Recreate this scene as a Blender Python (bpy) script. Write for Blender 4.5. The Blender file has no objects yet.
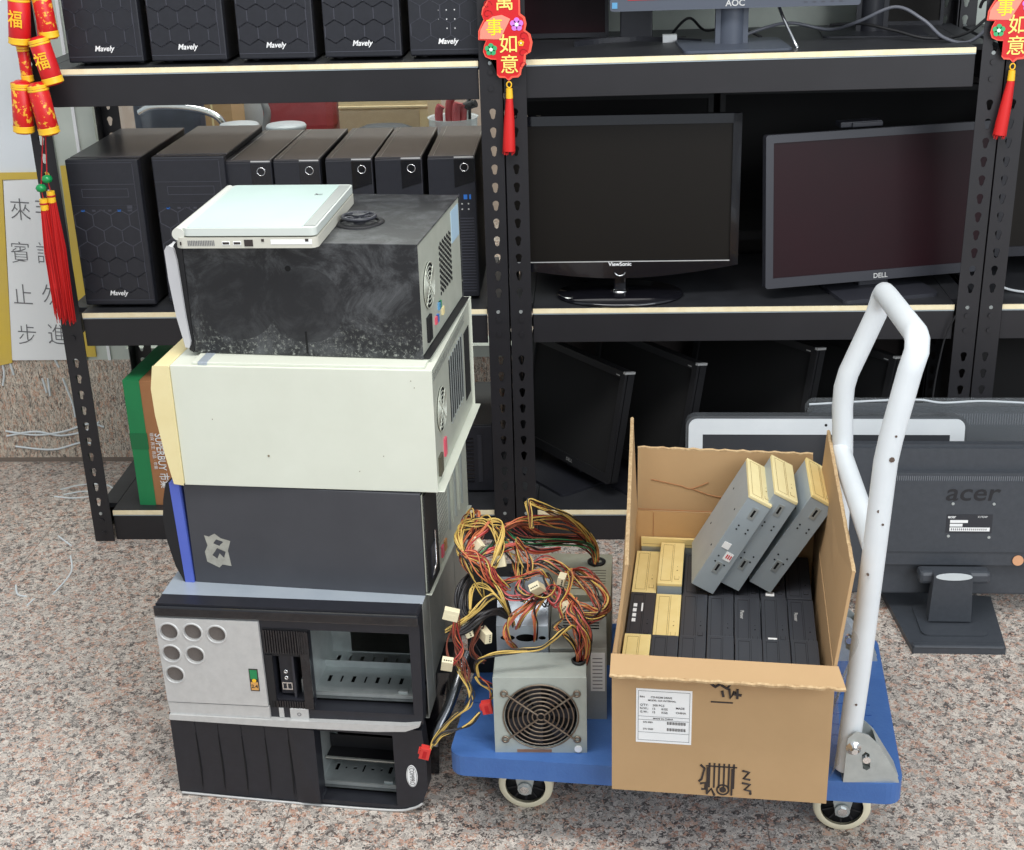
import bpy, math, random
from mathutils import Matrix, Vector
from mathutils.geometry import tessellate_polygon
random.seed(7)
SC = bpy.context.scene
COL = SC.collection
R = math.radians
PI = math.pi

# ------------------------------------------------------------------ materials
MATS = {}
def mat(name, col, rough=.5, metal=0, noise=0, nscale=20, col2=None, bump=0, bscale=200, spec=.5, trans=0, alpha=1, emit=0, coat=0):
    if name in MATS: return MATS[name]
    m = bpy.data.materials.new(name); m.use_nodes = True
    n = m.node_tree.nodes; l = m.node_tree.links; b = n['Principled BSDF']
    b.inputs['Base Color'].default_value = (*col, 1)
    b.inputs['Roughness'].default_value = rough
    b.inputs['Metallic'].default_value = metal
    b.inputs['Specular IOR Level'].default_value = spec
    b.inputs['Transmission Weight'].default_value = trans
    b.inputs['Alpha'].default_value = alpha
    b.inputs['Coat Weight'].default_value = coat
    tc = n.new('ShaderNodeTexCoord')
    if noise or col2:
        nz = n.new('ShaderNodeTexNoise'); nz.inputs['Scale'].default_value = nscale
        nz.inputs['Detail'].default_value = 6; nz.inputs['Roughness'].default_value = .65
        l.new(tc.outputs['Object'], nz.inputs['Vector'])
        cr = n.new('ShaderNodeValToRGB'); l.new(nz.outputs['Fac'], cr.inputs['Fac'])
        o5 = .57 if name=='cracker_pattern' else .5
        cr.color_ramp.elements[0].position = o5 - noise/2; cr.color_ramp.elements[1].position = o5 + noise/2
        c2 = col2 or tuple(min(1, c*1.25+.01) for c in col)
        cr.color_ramp.elements[0].color = (*col, 1); cr.color_ramp.elements[1].color = (*c2, 1)
        l.new(cr.outputs['Color'], b.inputs['Base Color'])
    if bump:
        nb = n.new('ShaderNodeTexNoise'); nb.inputs['Scale'].default_value = bscale
        l.new(tc.outputs['Object'], nb.inputs['Vector'])
        bp = n.new('ShaderNodeBump'); bp.inputs['Strength'].default_value = bump; bp.inputs['Distance'].default_value = .002
        l.new(nb.outputs['Fac'], bp.inputs['Height']); l.new(bp.outputs['Normal'], b.inputs['Normal'])
    if emit:
        b.inputs['Emission Color'].default_value = (*col, 1); b.inputs['Emission Strength'].default_value = emit
    MATS[name] = m
    return m
def srgb(r, g, b):
    def f(c):
        c /= 255
        return c/12.92 if c <= .04045 else ((c+.055)/1.055)**2.4
    return (f(r), f(g), f(b))

BLK = mat('black_steel', srgb(27,26,29), .45, noise=.5, nscale=6, col2=srgb(35,34,38))
BOARD = mat('black_board_top', srgb(38,39,42), .45, noise=.4, nscale=25, col2=srgb(48,49,53))
EDGE = mat('cream_board_edge', srgb(232,214,170), .6, noise=.5, nscale=40, col2=srgb(247,236,203))
PLASTIC = mat('black_plastic', srgb(31,32,38), .42, noise=.4, nscale=60, col2=srgb(37,38,45))
PLASTIC2 = mat('dark_grey_plastic', srgb(47,48,55), .42)
TOPM = mat('top_sheen_grey', srgb(66,64,66), .32, .2, noise=.5, nscale=8, col2=srgb(78,76,78))  # lighter grey paints the reflected brightness into the tower tops
MATTE = mat('matte_black', srgb(20,20,23), .6)
GLOSS = mat('gloss_black', srgb(20,20,25), .12, coat=.4)
HEXL = mat('hex_line', srgb(64,65,74), .5)
DEEP = mat('void_black', srgb(12,12,13), .9)
WHITE = mat('logo_white', srgb(240,240,240), .5)
SILVERP = mat('silver_plastic', srgb(190,190,188), .38, .25, noise=.5, nscale=80, col2=srgb(203,203,201))
STEEL = mat('galvanised_steel', srgb(165,172,172), .38, .6, noise=.6, nscale=30, col2=srgb(196,202,200))
DULLST = mat('dull_steel', srgb(150,152,146), .45, .5, noise=.7, nscale=14, col2=srgb(186,188,180))
PSUM = mat('psu_grey', srgb(158,166,160), .45, .25, noise=.5, nscale=18, col2=srgb(180,187,180))
PSUD = mat('psu_dirty', srgb(140,134,110), .55, .25, noise=.5, nscale=10, col2=srgb(175,176,160))
CHROME = mat('chrome', (.75,.75,.75), .15, 1)
WIREM = mat('grille_wire', srgb(150,140,125), .35, .8, noise=.5, nscale=60, col2=srgb(110,90,75))
IVORY = mat('ivory_paint', srgb(206,209,194), .5, noise=.7, nscale=9, col2=srgb(217,220,206))
YELLOWED = mat('yellowed_plastic', srgb(222,205,150), .5, noise=.6, nscale=12, col2=srgb(234,221,173))
CREAM = mat('cream_bezel', srgb(226,200,130), .5, noise=.5, nscale=14, col2=srgb(238,217,156))
CREAMD = mat('cream_bezel_shade', srgb(205,165,95), .5)
CREAMLINE = mat('cream_groove', srgb(140,110,60), .6)
BLUESTR = mat('blue_stripe', srgb(84,102,190), .45)
SCRNG = mat('screen_dark', srgb(24,21,18), .38, spec=.22)
SCRNR = mat('screen_maroon', srgb(40,10,19), .4, spec=.2, noise=.9, nscale=3, col2=srgb(26,14,18))
BLUEP = mat('blue_platform', srgb(56,94,156), .5, noise=.6, nscale=22, col2=srgb(68,108,168), bump=.3)
WPAINT = mat('white_paint', srgb(206,211,214), .4, noise=.5, nscale=9, col2=srgb(218,222,224))
CARD = mat('cardboard', srgb(172,140,100), .8, noise=.8, nscale=10, col2=srgb(184,151,110))
CARDIN = mat('cardboard_inside', srgb(186,146,98), .8, noise=.8, nscale=14, col2=srgb(198,158,108))
CARDEDGE = mat('cardboard_edge', srgb(214,188,146), .85, noise=.6, nscale=150, col2=srgb(150,115,75))
PAPER = mat('label_paper', srgb(236,237,236), .6)
INK = mat('ink', srgb(50,42,40), .7)
INKG = mat('ink_grey', srgb(110,110,112), .7)
RED = mat('red_paper', srgb(204,22,28), .45)
REDD = mat('red_dark', srgb(178,14,22), .5)
REDT = mat('red_tassel', srgb(208,28,26), .55)
GOLD = mat('gold_print', srgb(242,190,40), .4)
GOLDP = mat('pale_gold', srgb(245,226,120), .45)
GREENB = mat('green_bead', srgb(20,140,75), .25)
GREENC = mat('green_card', srgb(34,138,82), .6, noise=.3, nscale=5, col2=srgb(30,126,74))
BROWNC = mat('brown_card', srgb(164,112,72), .7, noise=.4, nscale=8, col2=srgb(174,122,80))
RUBBER = mat('tyre_cream', srgb(222,214,186), .6)
ACER = mat('acer_grey', srgb(58,62,68), .42, noise=.4, nscale=90, col2=srgb(65,69,75))
VENTL = mat('vent_light', srgb(112,116,122), .5)
ENGR = mat('engraved_dark', srgb(30,31,36), .3)
BLUEUSB = mat('usb_blue', srgb(50,110,190), .4)
TEAL = mat('teal_port', srgb(90,150,190), .4)
PINK = mat('pink_port', srgb(220,90,110), .4)
WIRES = {'y': mat('wire_yellow', srgb(206,174,92), .45), 'r': mat('wire_red', srgb(160,52,46), .45),
         'o': mat('wire_orange', srgb(206,118,76), .45), 'k': mat('wire_black', srgb(34,32,34), .45),
         'w': mat('wire_brown', srgb(120,62,46), .45), 'g': mat('wire_green', srgb(60,140,90), .45),
         'p': mat('wire_pink', srgb(205,100,100), .45)}
MOLEX = mat('molex_ivory', srgb(224,214,180), .5)
SATAR = mat('sata_red', srgb(205,56,50), .45)

def granite(name, scale, seams=None, stretch=(1,1,1), tint=(1,1,1)):
    m = bpy.data.materials.new(name); m.use_nodes = True
    n = m.node_tree.nodes; l = m.node_tree.links; b = n['Principled BSDF']
    b.inputs['Roughness'].default_value = .42
    tc = n.new('ShaderNodeTexCoord'); mp = n.new('ShaderNodeMapping'); mp.inputs['Scale'].default_value = stretch
    l.new(tc.outputs['Object'], mp.inputs['Vector'])
    nz = n.new('ShaderNodeTexNoise'); nz.inputs['Scale'].default_value = scale*.9; nz.inputs['Detail'].default_value = 2
    l.new(mp.outputs['Vector'], nz.inputs['Vector'])
    mx = n.new('ShaderNodeMixRGB'); mx.blend_type = 'ADD'; mx.inputs['Fac'].default_value = .03
    l.new(mp.outputs['Vector'], mx.inputs['Color1']); l.new(nz.outputs['Color'], mx.inputs['Color2'])
    v = n.new('ShaderNodeTexVoronoi'); v.inputs['Scale'].default_value = scale; v.inputs['Randomness'].default_value = 1
    l.new(mx.outputs['Color'], v.inputs['Vector'])
    sp = n.new('ShaderNodeSeparateColor'); l.new(v.outputs['Color'], sp.inputs['Color'])
    cr = n.new('ShaderNodeValToRGB'); cr.color_ramp.interpolation = 'CONSTANT'
    stops = [(0, (98,94,93)), (.06, (142,138,134)), (.18, (184,179,173)), (.38, (206,199,191)), (.58, (224,218,210)),
             (.76, (208,176,158)), (.87, (192,152,134)), (.94, (104,95,92))]
    el = cr.color_ramp.elements
    el[0].position = 0; el[0].color = (*srgb(*stops[0][1]), 1)
    el[1].position = stops[1][0]; el[1].color = (*srgb(*stops[1][1]), 1)
    for p, c in stops[2:]:
        e = el.new(p); e.color = (*srgb(*c), 1)
    l.new(sp.outputs['Red'], cr.inputs['Fac'])
    v2 = n.new('ShaderNodeTexVoronoi'); v2.inputs['Scale'].default_value = scale*2.3
    l.new(mx.outputs['Color'], v2.inputs['Vector'])
    sp2 = n.new('ShaderNodeSeparateColor'); l.new(v2.outputs['Color'], sp2.inputs['Color'])
    cr2 = n.new('ShaderNodeValToRGB'); cr2.color_ramp.interpolation = 'CONSTANT'
    cr2.color_ramp.elements[0].color = (.25,.24,.24,1); cr2.color_ramp.elements[1].position = .12; cr2.color_ramp.elements[1].color = (1,1,1,1)
    l.new(sp2.outputs['Green'], cr2.inputs['Fac'])
    mu = n.new('ShaderNodeMixRGB'); mu.blend_type = 'MULTIPLY'; mu.inputs['Fac'].default_value = .82
    l.new(cr.outputs['Color'], mu.inputs['Color1']); l.new(cr2.outputs['Color'], mu.inputs['Color2'])
    big = n.new('ShaderNodeTexNoise'); big.inputs['Scale'].default_value = 5; l.new(tc.outputs['Object'], big.inputs['Vector'])
    crb = n.new('ShaderNodeValToRGB'); crb.color_ramp.elements[0].color = (.9*tint[0],.88*tint[1],.87*tint[2],1); crb.color_ramp.elements[1].color = (*tint,1)
    l.new(big.outputs['Fac'], crb.inputs['Fac'])
    mb = n.new('ShaderNodeMixRGB'); mb.blend_type = 'MULTIPLY'; mb.inputs['Fac'].default_value = 1
    l.new(mu.outputs['Color'], mb.inputs['Color1']); l.new(crb.outputs['Color'], mb.inputs['Color2'])
    out = mb
    if seams:      # thin dark joints between slabs: |frac((x-x0)/step)-.5|
        sx = n.new('ShaderNodeSeparateXYZ'); l.new(tc.outputs['Object'], sx.inputs['Vector'])
        for axis, off, step in seams:
            a = n.new('ShaderNodeMath'); a.operation = 'SUBTRACT'; a.inputs[1].default_value = off - step*40; l.new(sx.outputs[axis], a.inputs[0])
            d = n.new('ShaderNodeMath'); d.operation = 'DIVIDE'; d.inputs[1].default_value = step; l.new(a.outputs[0], d.inputs[0])
            f = n.new('ShaderNodeMath'); f.operation = 'FRACT'; l.new(d.outputs[0], f.inputs[0])
            c = n.new('ShaderNodeMath'); c.operation = 'LESS_THAN'; c.inputs[1].default_value = .0022/step; l.new(f.outputs[0], c.inputs[0])
            mm = n.new('ShaderNodeMixRGB'); mm.inputs['Color2'].default_value = (*srgb(95,85,80), 1)
            sc = n.new('ShaderNodeMath'); sc.operation = 'MULTIPLY'; sc.inputs[1].default_value = .7; l.new(c.outputs[0], sc.inputs[0])
            l.new(sc.outputs[0], mm.inputs['Fac']); l.new(out.outputs['Color'], mm.inputs['Color1']); out = mm
    l.new(out.outputs['Color'], b.inputs['Base Color'])
    return m
FLOORM = granite('granite_floor', 150, [('X', -.525, .8)], (1,1,1), (.93,.90,.87))
STONEM = granite('granite_kerb', 190, None, (1.6,1.6,.5), (1,.95,.86))

def dusty(name):        # black lacquer with round wiped patches and pale dust
    m = bpy.data.materials.new(name); m.use_nodes = True
    n = m.node_tree.nodes; l = m.node_tree.links; b = n['Principled BSDF']; b.inputs['Roughness'].default_value = .5
    tc = n.new('ShaderNodeTexCoord')
    nz = n.new('ShaderNodeTexNoise'); nz.inputs['Scale'].default_value = 15; nz.inputs['Detail'].default_value = 12; nz.inputs['Roughness'].default_value = .78; nz.inputs['Distortion'].default_value = .6
    l.new(tc.outputs['Object'], nz.inputs['Vector'])
    cr = n.new('ShaderNodeValToRGB'); l.new(nz.outputs['Fac'], cr.inputs['Fac'])
    cr.color_ramp.elements[0].position = .47; cr.color_ramp.elements[0].color = (*srgb(26,27,30), 1)
    cr.color_ramp.elements[1].position = .74; cr.color_ramp.elements[1].color = (*srgb(92,94,96), 1)
    out = cr
    sx = n.new('ShaderNodeSeparateXYZ'); l.new(tc.outputs['Object'], sx.inputs['Vector'])
    mask = None
    for cx, cz, r in ((.188,.082,.060), (.078,.086,.062)):
        s = n.new('ShaderNodeMath'); s.operation='SUBTRACT'; s.inputs[1].default_value=cx; l.new(sx.outputs['X'], s.inputs[0])
        t = n.new('ShaderNodeMath'); t.operation='SUBTRACT'; t.inputs[1].default_value=cz; l.new(sx.outputs['Z'], t.inputs[0])
        p = n.new('ShaderNodeMath'); p.operation='POWER'; p.inputs[1].default_value=2; l.new(s.outputs[0], p.inputs[0])
        q = n.new('ShaderNodeMath'); q.operation='POWER'; q.inputs[1].default_value=2; l.new(t.outputs[0], q.inputs[0])
        a = n.new('ShaderNodeMath'); a.operation='ADD'; l.new(p.outputs[0], a.inputs[0]); l.new(q.outputs[0], a.inputs[1])
        c = n.new('ShaderNodeMath'); c.operation='LESS_THAN'; c.inputs[1].default_value=r*r; l.new(a.outputs[0], c.inputs[0])
        if mask:
            mx = n.new('ShaderNodeMath'); mx.operation='MAXIMUM'; l.new(mask.outputs[0], mx.inputs[0]); l.new(c.outputs[0], mx.inputs[1]); mask = mx
        else: mask = c
    h = n.new('ShaderNodeMath'); h.operation='MULTIPLY'; h.inputs[1].default_value=.6; l.new(mask.outputs[0], h.inputs[0])
    mm = n.new('ShaderNodeMixRGB'); mm.inputs['Color2'].default_value = (*srgb(29,30,33), 1)
    l.new(h.outputs[0], mm.inputs['Fac']); l.new(cr.outputs['Color'], mm.inputs['Color1'])
    # pale grit near the bottom edge
    g = n.new('ShaderNodeTexNoise'); g.inputs['Scale'].default_value = 140; g.inputs['Detail'].default_value = 6; g.inputs['Roughness'].default_value=.8; l.new(tc.outputs['Object'], g.inputs['Vector'])
    gz = n.new('ShaderNodeMapRange'); gz.inputs['From Min'].default_value = .075; gz.inputs['From Max'].default_value = 0; l.new(sx.outputs['Z'], gz.inputs['Value'])
    gr = n.new('ShaderNodeMapRange'); gr.inputs['From Min'].default_value=.53; gr.inputs['From Max'].default_value=.66; l.new(g.outputs['Fac'], gr.inputs['Value'])
    gm = n.new('ShaderNodeMath'); gm.operation='MULTIPLY'; gm.use_clamp=True; l.new(gr.outputs[0], gm.inputs[0]); l.new(gz.outputs[0], gm.inputs[1])
    im = n.new('ShaderNodeMath'); im.operation='SUBTRACT'; im.inputs[0].default_value=1; l.new(mask.outputs[0], im.inputs[1])
    gn = n.new('ShaderNodeMath'); gn.operation='MULTIPLY'; l.new(gm.outputs[0], gn.inputs[0]); l.new(im.outputs[0], gn.inputs[1])
    m3 = n.new('ShaderNodeMixRGB'); m3.inputs['Color2'].default_value = (*srgb(165,168,160), 1)
    l.new(gn.outputs[0], m3.inputs['Fac']); l.new(mm.outputs['Color'], m3.inputs['Color1'])
    l.new(m3.outputs['Color'], b.inputs['Base Color'])
    return m
DUSTY = dusty('dusty_black')

def clear(name, tint, gl=.12, haze=0):       # thin clear sheet: mostly see-through with a gloss
    m = bpy.data.materials.new(name); m.use_nodes = True
    n = m.node_tree.nodes; l = m.node_tree.links
    for x in list(n):
        if x.type != 'OUTPUT_MATERIAL': n.remove(x)
    o = n['Material Output']
    t = n.new('ShaderNodeBsdfTransparent'); t.inputs['Color'].default_value = (*tint, 1)
    g = n.new('ShaderNodeBsdfGlossy'); g.inputs['Roughness'].default_value = .12
    mx = n.new('ShaderNodeMixShader'); mx.inputs['Fac'].default_value = gl
    l.new(t.outputs[0], mx.inputs[1]); l.new(g.outputs[0], mx.inputs[2])
    last = mx
    if haze:
        d = n.new('ShaderNodeBsdfDiffuse'); d.inputs['Color'].default_value = (.8,.84,.86,1)
        m2 = n.new('ShaderNodeMixShader'); m2.inputs['Fac'].default_value = haze
        l.new(mx.outputs[0], m2.inputs[1]); l.new(d.outputs[0], m2.inputs[2]); last = m2
    l.new(last.outputs[0], o.inputs['Surface'])
    return m
GLASS = clear('window_glass', (.93,.96,.95), .05)
FILM = clear('plastic_film', (.95,.96,.97), .07, .05)
BINP = clear('frosted_bin', (.85,.9,.93), .06, .45)

# ------------------------------------------------------------------ mesh builder
TEXTC = {}
def text_mesh(s, size=1, bold=0):
    key = (s, bold)
    if key not in TEXTC:
        c = bpy.data.curves.new('t', 'FONT'); c.body = s; c.size = 1; c.align_x = 'CENTER'; c.align_y = 'CENTER'; c.resolution_u = 3
        c.offset = bold
        o = bpy.data.objects.new('t', c); COL.objects.link(o)
        dg = bpy.context.evaluated_depsgraph_get(); me = o.evaluated_get(dg).to_mesh()
        TEXTC[key] = ([tuple(v.co) for v in me.vertices], [tuple(p.vertices) for p in me.polygons])
        o.evaluated_get(dg).to_mesh_clear(); bpy.data.objects.remove(o); bpy.data.curves.remove(c)
    return TEXTC[key]

FX = Matrix(((1,0,0,0),(0,0,-1,0),(0,1,0,0),(0,0,0,1)))       # XY drawing -> front face (X right, Z up), facing -Y
class MB:
    def __init__(s): s.v=[]; s.f=[]; s.m=[]; s.sm=[]; s.mats=[]; s.M=Matrix.Identity(4)
    def add(s, vs, fs, m, smooth=False, M=None):
        if m not in s.mats: s.mats.append(m)
        k = s.mats.index(m); o = len(s.v); MM = s.M @ M if M is not None else s.M
        s.v += [tuple(MM @ Vector(v)) for v in vs]
        for f in fs: s.f.append(tuple(i+o for i in f)); s.m.append(k); s.sm.append(smooth)
        return s
    def box(s, x0, x1, y0, y1, z0, z1, m, M=None):
        vs = [(x,y,z) for z in (z0,z1) for y in (y0,y1) for x in (x0,x1)]
        return s.add(vs, [(0,2,3,1),(4,5,7,6),(0,1,5,4),(2,6,7,3),(0,4,6,2),(1,3,7,5)], m, M=M)
    def loft(s, A, B, m, M=None):          # two quads -> hexahedron
        return s.add(list(A)+list(B), [(3,2,1,0),(4,5,6,7),(0,1,5,4),(1,2,6,5),(2,3,7,6),(3,0,4,7)], m, M=M)
    def cyl(s, p0, p1, r, m, n=16, r1=None, smooth=True, M=None, caps=True):
        p0=Vector(p0); p1=Vector(p1); d=(p1-p0).normalized(); r1 = r if r1 is None else r1
        a = d.orthogonal().normalized(); b = d.cross(a); vs=[]
        for p, rr in ((p0,r),(p1,r1)):
            for i in range(n):
                t=2*PI*i/n; vs.append(p+a*math.cos(t)*rr+b*math.sin(t)*rr)
        s.add(vs, [(i,(i+1)%n,n+(i+1)%n,n+i) for i in range(n)], m, smooth, M)
        if caps:
            s.add(vs[:n], [tuple(reversed(range(n)))], m, False, M); s.add(vs[n:], [tuple(range(n))], m, False, M)
        return s
    def lathe(s, prof, c, ax, m, n=24, M=None):     # prof: (r, h) along ax from c
        ax=Vector(ax).normalized(); a=ax.orthogonal().normalized(); b=ax.cross(a); c=Vector(c); vs=[]
        for r,h in prof:
            for i in range(n):
                t=2*PI*i/n; vs.append(c+ax*h+a*math.cos(t)*r+b*math.sin(t)*r)
        fs=[(j*n+i, j*n+(i+1)%n, (j+1)*n+(i+1)%n, (j+1)*n+i) for j in range(len(prof)-1) for i in range(n)]
        return s.add(vs, fs, m, True, M)
    def tube(s, pts, r, m, n=8, closed=False, M=None, smooth=True):
        P=[Vector(p) for p in pts]; N=len(P); vs=[]; a=None
        for i in range(N):
            if closed: d=(P[(i+1)%N]-P[i-1])
            else: d=(P[min(i+1,N-1)]-P[max(i-1,0)])
            d = d.normalized() if d.length>1e-9 else Vector((0,0,1))
            if a is None: a=d.orthogonal().normalized()
            a=(a-d*a.dot(d)); a = a.normalized() if a.length>1e-6 else d.orthogonal().normalized()
            b=d.cross(a); rr = r[i] if isinstance(r,(list,tuple)) else r
            for k in range(n):
                t=2*PI*k/n; vs.append(P[i]+a*math.cos(t)*rr+b*math.sin(t)*rr)
        L = N if closed else N-1
        fs=[(i*n+k, i*n+(k+1)%n, ((i+1)%N)*n+(k+1)%n, ((i+1)%N)*n+k) for i in range(L) for k in range(n)]
        s.add(vs, fs, m, smooth, M)
        if not closed:
            s.add(vs[:n],[tuple(reversed(range(n)))],m,False,M); s.add(vs[-n:],[tuple(range(n))],m,False,M)
        return s
    def plate(s, out, holes, a, b, m, M=None, side=None):   # XY polygon with holes, thickness z a..b
        loops=[list(out)]+[list(h) for h in holes]; flat=[p for lp in loops for p in lp]
        tri=tessellate_polygon([[Vector((p[0],p[1],0)) for p in lp] for lp in loops])
        n=len(flat); vs=[(p[0],p[1],b) for p in flat]+[(p[0],p[1],a) for p in flat]; top=[]; bot=[]
        for t in tri:
            p,q,r_=[flat[i] for i in t]; ar=(q[0]-p[0])*(r_[1]-p[1])-(q[1]-p[1])*(r_[0]-p[0])
            if abs(ar)<1e-14: continue
            t=tuple(t) if ar>0 else tuple(reversed(t)); top.append(t); bot.append(tuple(n+i for i in reversed(t)))
        s.add(vs, top+bot, m, False, M)
        sd=[]; o=0
        for li,lp in enumerate(loops):
            k=len(lp); A=sum(lp[i][0]*lp[(i+1)%k][1]-lp[(i+1)%k][0]*lp[i][1] for i in range(k)); ccw=(A>0)
            if li>0: ccw=not ccw
            for i in range(k):
                x,y=o+i,o+(i+1)%k
                sd.append((x,n+x,n+y,y) if ccw else (y,n+y,n+x,x))
            o+=k
        s.add(vs, sd, side or m, False, M); return s
    def text(s, t, size, x, z, y, m, M=None, rot=0, sx=1, shear=0, bold=0, depth=.0006):   # on a face looking to -Y at depth y
        vs,fs=text_mesh(t, bold=bold); T=Matrix.Translation((x,y,z)) @ FX @ Matrix.Rotation(rot,4,'Z') @ Matrix.Diagonal((size*sx,size,1,1))
        vs=[(v[0]+shear*v[1],v[1],0) for v in vs]
        if M is not None: T = M @ T
        return s.add(vs, fs, m, M=T)
    def build(s, name, parent=None, bevel=0, world=False, seg=2):
        me=bpy.data.meshes.new(name); vs=s.v
        if world and parent is not None:
            Mi=parent.matrix_basis.inverted(); vs=[tuple(Mi @ Vector(v)) for v in vs]
        me.from_pydata(vs,[],s.f); 
        for m in s.mats: me.materials.append(m)
        me.polygons.foreach_set('material_index', s.m); me.polygons.foreach_set('use_smooth', s.sm); me.update()
        o=bpy.data.objects.new(name, me); COL.objects.link(o)
        if parent is not None: o.parent=parent
        if bevel:
            md=o.modifiers.new('b','BEVEL'); md.width=bevel; md.segments=seg; md.limit_method='ANGLE'; md.angle_limit=R(40)
        return o

def tagit(o, label, cat, group=None):
    o['label']=label; o['category']=cat
    if group: o['group']=group
    return o
def thing(name, label, cat, loc=(0,0,0), rz=0, group=None, rot=None):
    o=bpy.data.objects.new(name,None); COL.objects.link(o); o.empty_display_size=.05
    o.matrix_basis = Matrix.Translation(loc) @ (rot if rot is not None else Matrix.Rotation(rz,4,'Z'))
    return tagit(o,label,cat,group)
def copy_tree(o, parent=None, recurse=True):
    c=o.copy(); COL.objects.link(c)
    if parent is not None: c.parent=parent
    for ch in list(o.children): copy_tree(ch,c)
    return c
def place(o, loc, rz=0, rot=None):
    o.matrix_basis = Matrix.Translation(loc) @ (rot if rot is not None else Matrix.Rotation(rz,4,'Z'))
def struct(o): o['kind']='structure'; return o
def circ(cx,cy,r,n=16,ry=None): return [(cx+math.cos(2*PI*i/n)*r, cy+math.sin(2*PI*i/n)*(ry or r)) for i in range(n)]
def rect(x0,x1,y0,y1): return [(x0,y0),(x1,y0),(x1,y1),(x0,y1)]
def rrect(x0,x1,y0,y1,r,n=4):
    o=[]
    for cx,cy,a0 in ((x1-r,y0+r,-90),(x1-r,y1-r,0),(x0+r,y1-r,90),(x0+r,y0+r,180)):
        for i in range(n+1):
            a=R(a0+90*i/n); o.append((cx+math.cos(a)*r, cy+math.sin(a)*r))
    return o
def spline(pts, k=8, closed=False):       # Catmull-Rom
    P=[Vector(p) for p in pts]; out=[]; N=len(P)
    rng = range(N) if closed else range(N-1)
    for i in rng:
        p0=P[(i-1)%N] if closed or i>0 else P[0]; p1=P[i]; p2=P[(i+1)%N]; p3=P[(i+2)%N] if closed or i+2<N else P[-1]
        for j in range(k):
            t=j/k; out.append(.5*((2*p1)+(p2-p0)*t+(2*p0-5*p1+4*p2-p3)*t*t+(3*p1-p0-3*p2+p3)*t**3))
    if not closed: out.append(P[-1])
    return out

# ------------------------------------------------------------------ camera
F_PX,PITCH,ROLL,YAW,CAM_H = 1386.77,.3949,-.0302,.0663,1.495
f=Vector((-math.sin(YAW)*math.cos(PITCH), math.cos(YAW)*math.cos(PITCH), -math.sin(PITCH)))
rt=Vector((math.cos(YAW),math.sin(YAW),0)); up=rt.cross(f)
r2=rt*math.cos(ROLL)+up*math.sin(ROLL); u2=-rt*math.sin(ROLL)+up*math.cos(ROLL)
cam=bpy.data.objects.new('camera', bpy.data.cameras.new('camera')); COL.objects.link(cam)
cam.matrix_world=Matrix(((r2.x,u2.x,-f.x,0),(r2.y,u2.y,-f.y,0),(r2.z,u2.z,-f.z,CAM_H),(0,0,0,1)))
cam.data.sensor_fit='HORIZONTAL'; cam.data.sensor_width=36; cam.data.lens=F_PX*36/1024; cam.data.clip_start=.05
SC.camera=cam

# ------------------------------------------------------------------ the setting
WY=3.34     # street face of the wall behind the shelving
b=MB(); b.box(-3.2,3.2,-1.2,6.1,-.12,0,FLOORM); struct(b.build('floor'))
b=MB(); b.box(-3.2,-.13,WY,WY+.12,0,.29,STONEM); b.box(-3.2,-.13,WY-.002,WY+.0,0,.012,mat('joint_grey',srgb(120,108,98),.8)); struct(b.build('wall_back'))
FROST=mat('pale_panel',srgb(222,228,232),.35,noise=.6,nscale=4,col2=srgb(230,235,238))
FRAME=mat('pale_green_frame',srgb(190,198,188),.45,noise=.4,nscale=12,col2=srgb(202,208,198))
DARKW=mat('dark_backing',srgb(40,34,34),.7,noise=.5,nscale=4,col2=srgb(52,43,40))
b=MB(); b.box(-3.2,-1.36,WY,WY+.06,.29,2.4,FROST); struct(b.build('wall_left'))
b=MB(); b.box(-.13,3.2,WY,WY+.1,0,1.06,DARKW); b.box(-.13,3.2,WY+.01,WY+.09,1.06,2.4,FRAME); struct(b.build('wall_right'))
w1=MB(); w1.box(-1.25,-.13,WY+.05,WY+.056,.31,2.4,GLASS); 
win=struct(w1.build('window_1'))
b=MB(); b.box(-1.36,-1.22,WY+.0,WY+.08,.29,2.4,FRAME); b.box(-1.33,-1.325,WY-.006,WY,.29,2.4,mat('frame_groove',srgb(150,158,150),.5)); b.box(-1.27,-1.262,WY-.006,WY,.29,2.4,WHITE)
b.box(-1.22,-.13,WY,WY+.08,.29,.32,FRAME); b.box(-.16,-.13,WY,WY+.08,.32,2.4,mat('cream_jamb',srgb(226,214,190),.5)); b.build('window_frame',win)
# rear room seen through the glass
b=MB(); b.box(-3.2,3.2,6.0,6.1,0,2.4,mat('rear_wall',srgb(170,150,138),.8,noise=.6,nscale=3,col2=srgb(186,170,158))); struct(b.build('wall_rear'))
# paper notice and tape
YT=mat('yellow_tape',srgb(222,190,60),.45,noise=.8,nscale=8,col2=srgb(206,178,96))
b=MB()
N0=Vector((-1.60,0,.765)); N1=Vector((-1.372,0,.775)); N3=Vector((-1.60,0,.285)); N2=Vector((-1.35,0,.292))
y=WY-.005
b.loft([(-1.526,y,.292),(-1.338,y,.292),(-1.338,y+.002,.292),(-1.526,y+.002,.292)],[(-1.468,y,.765),(-1.338,y,.77),(-1.338,y+.002,.77),(-1.468,y+.002,.765)],PAPER)
sgn=b.build('paper_notice'); tagit(sgn,'white handwritten paper notice in two columns taped to the wall left of the shelves','notice')
for ch,x,z in (('來',-1.437,.688),('賓',-1.455,.577),('止',-1.468,.466),('步',-1.474,.358),('非',-1.374,.690),('請',-1.388,.574),('勿',-1.392,.464),('進',-1.394,.358)):
    b=MB(); b.text(ch,.062,x,z,y-.001,INKG,sx=.9,rot=R(-4),bold=-.012); b.build('handwritten_character',sgn)
b=MB(); b.box(-1.60,-1.34,y-.001,y+.004,.768,.785,YT); tagit(b.build('tape_strip'),'yellow tape strip across the top edge of the paper notice','tape','yellow tape round the notice')
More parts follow.
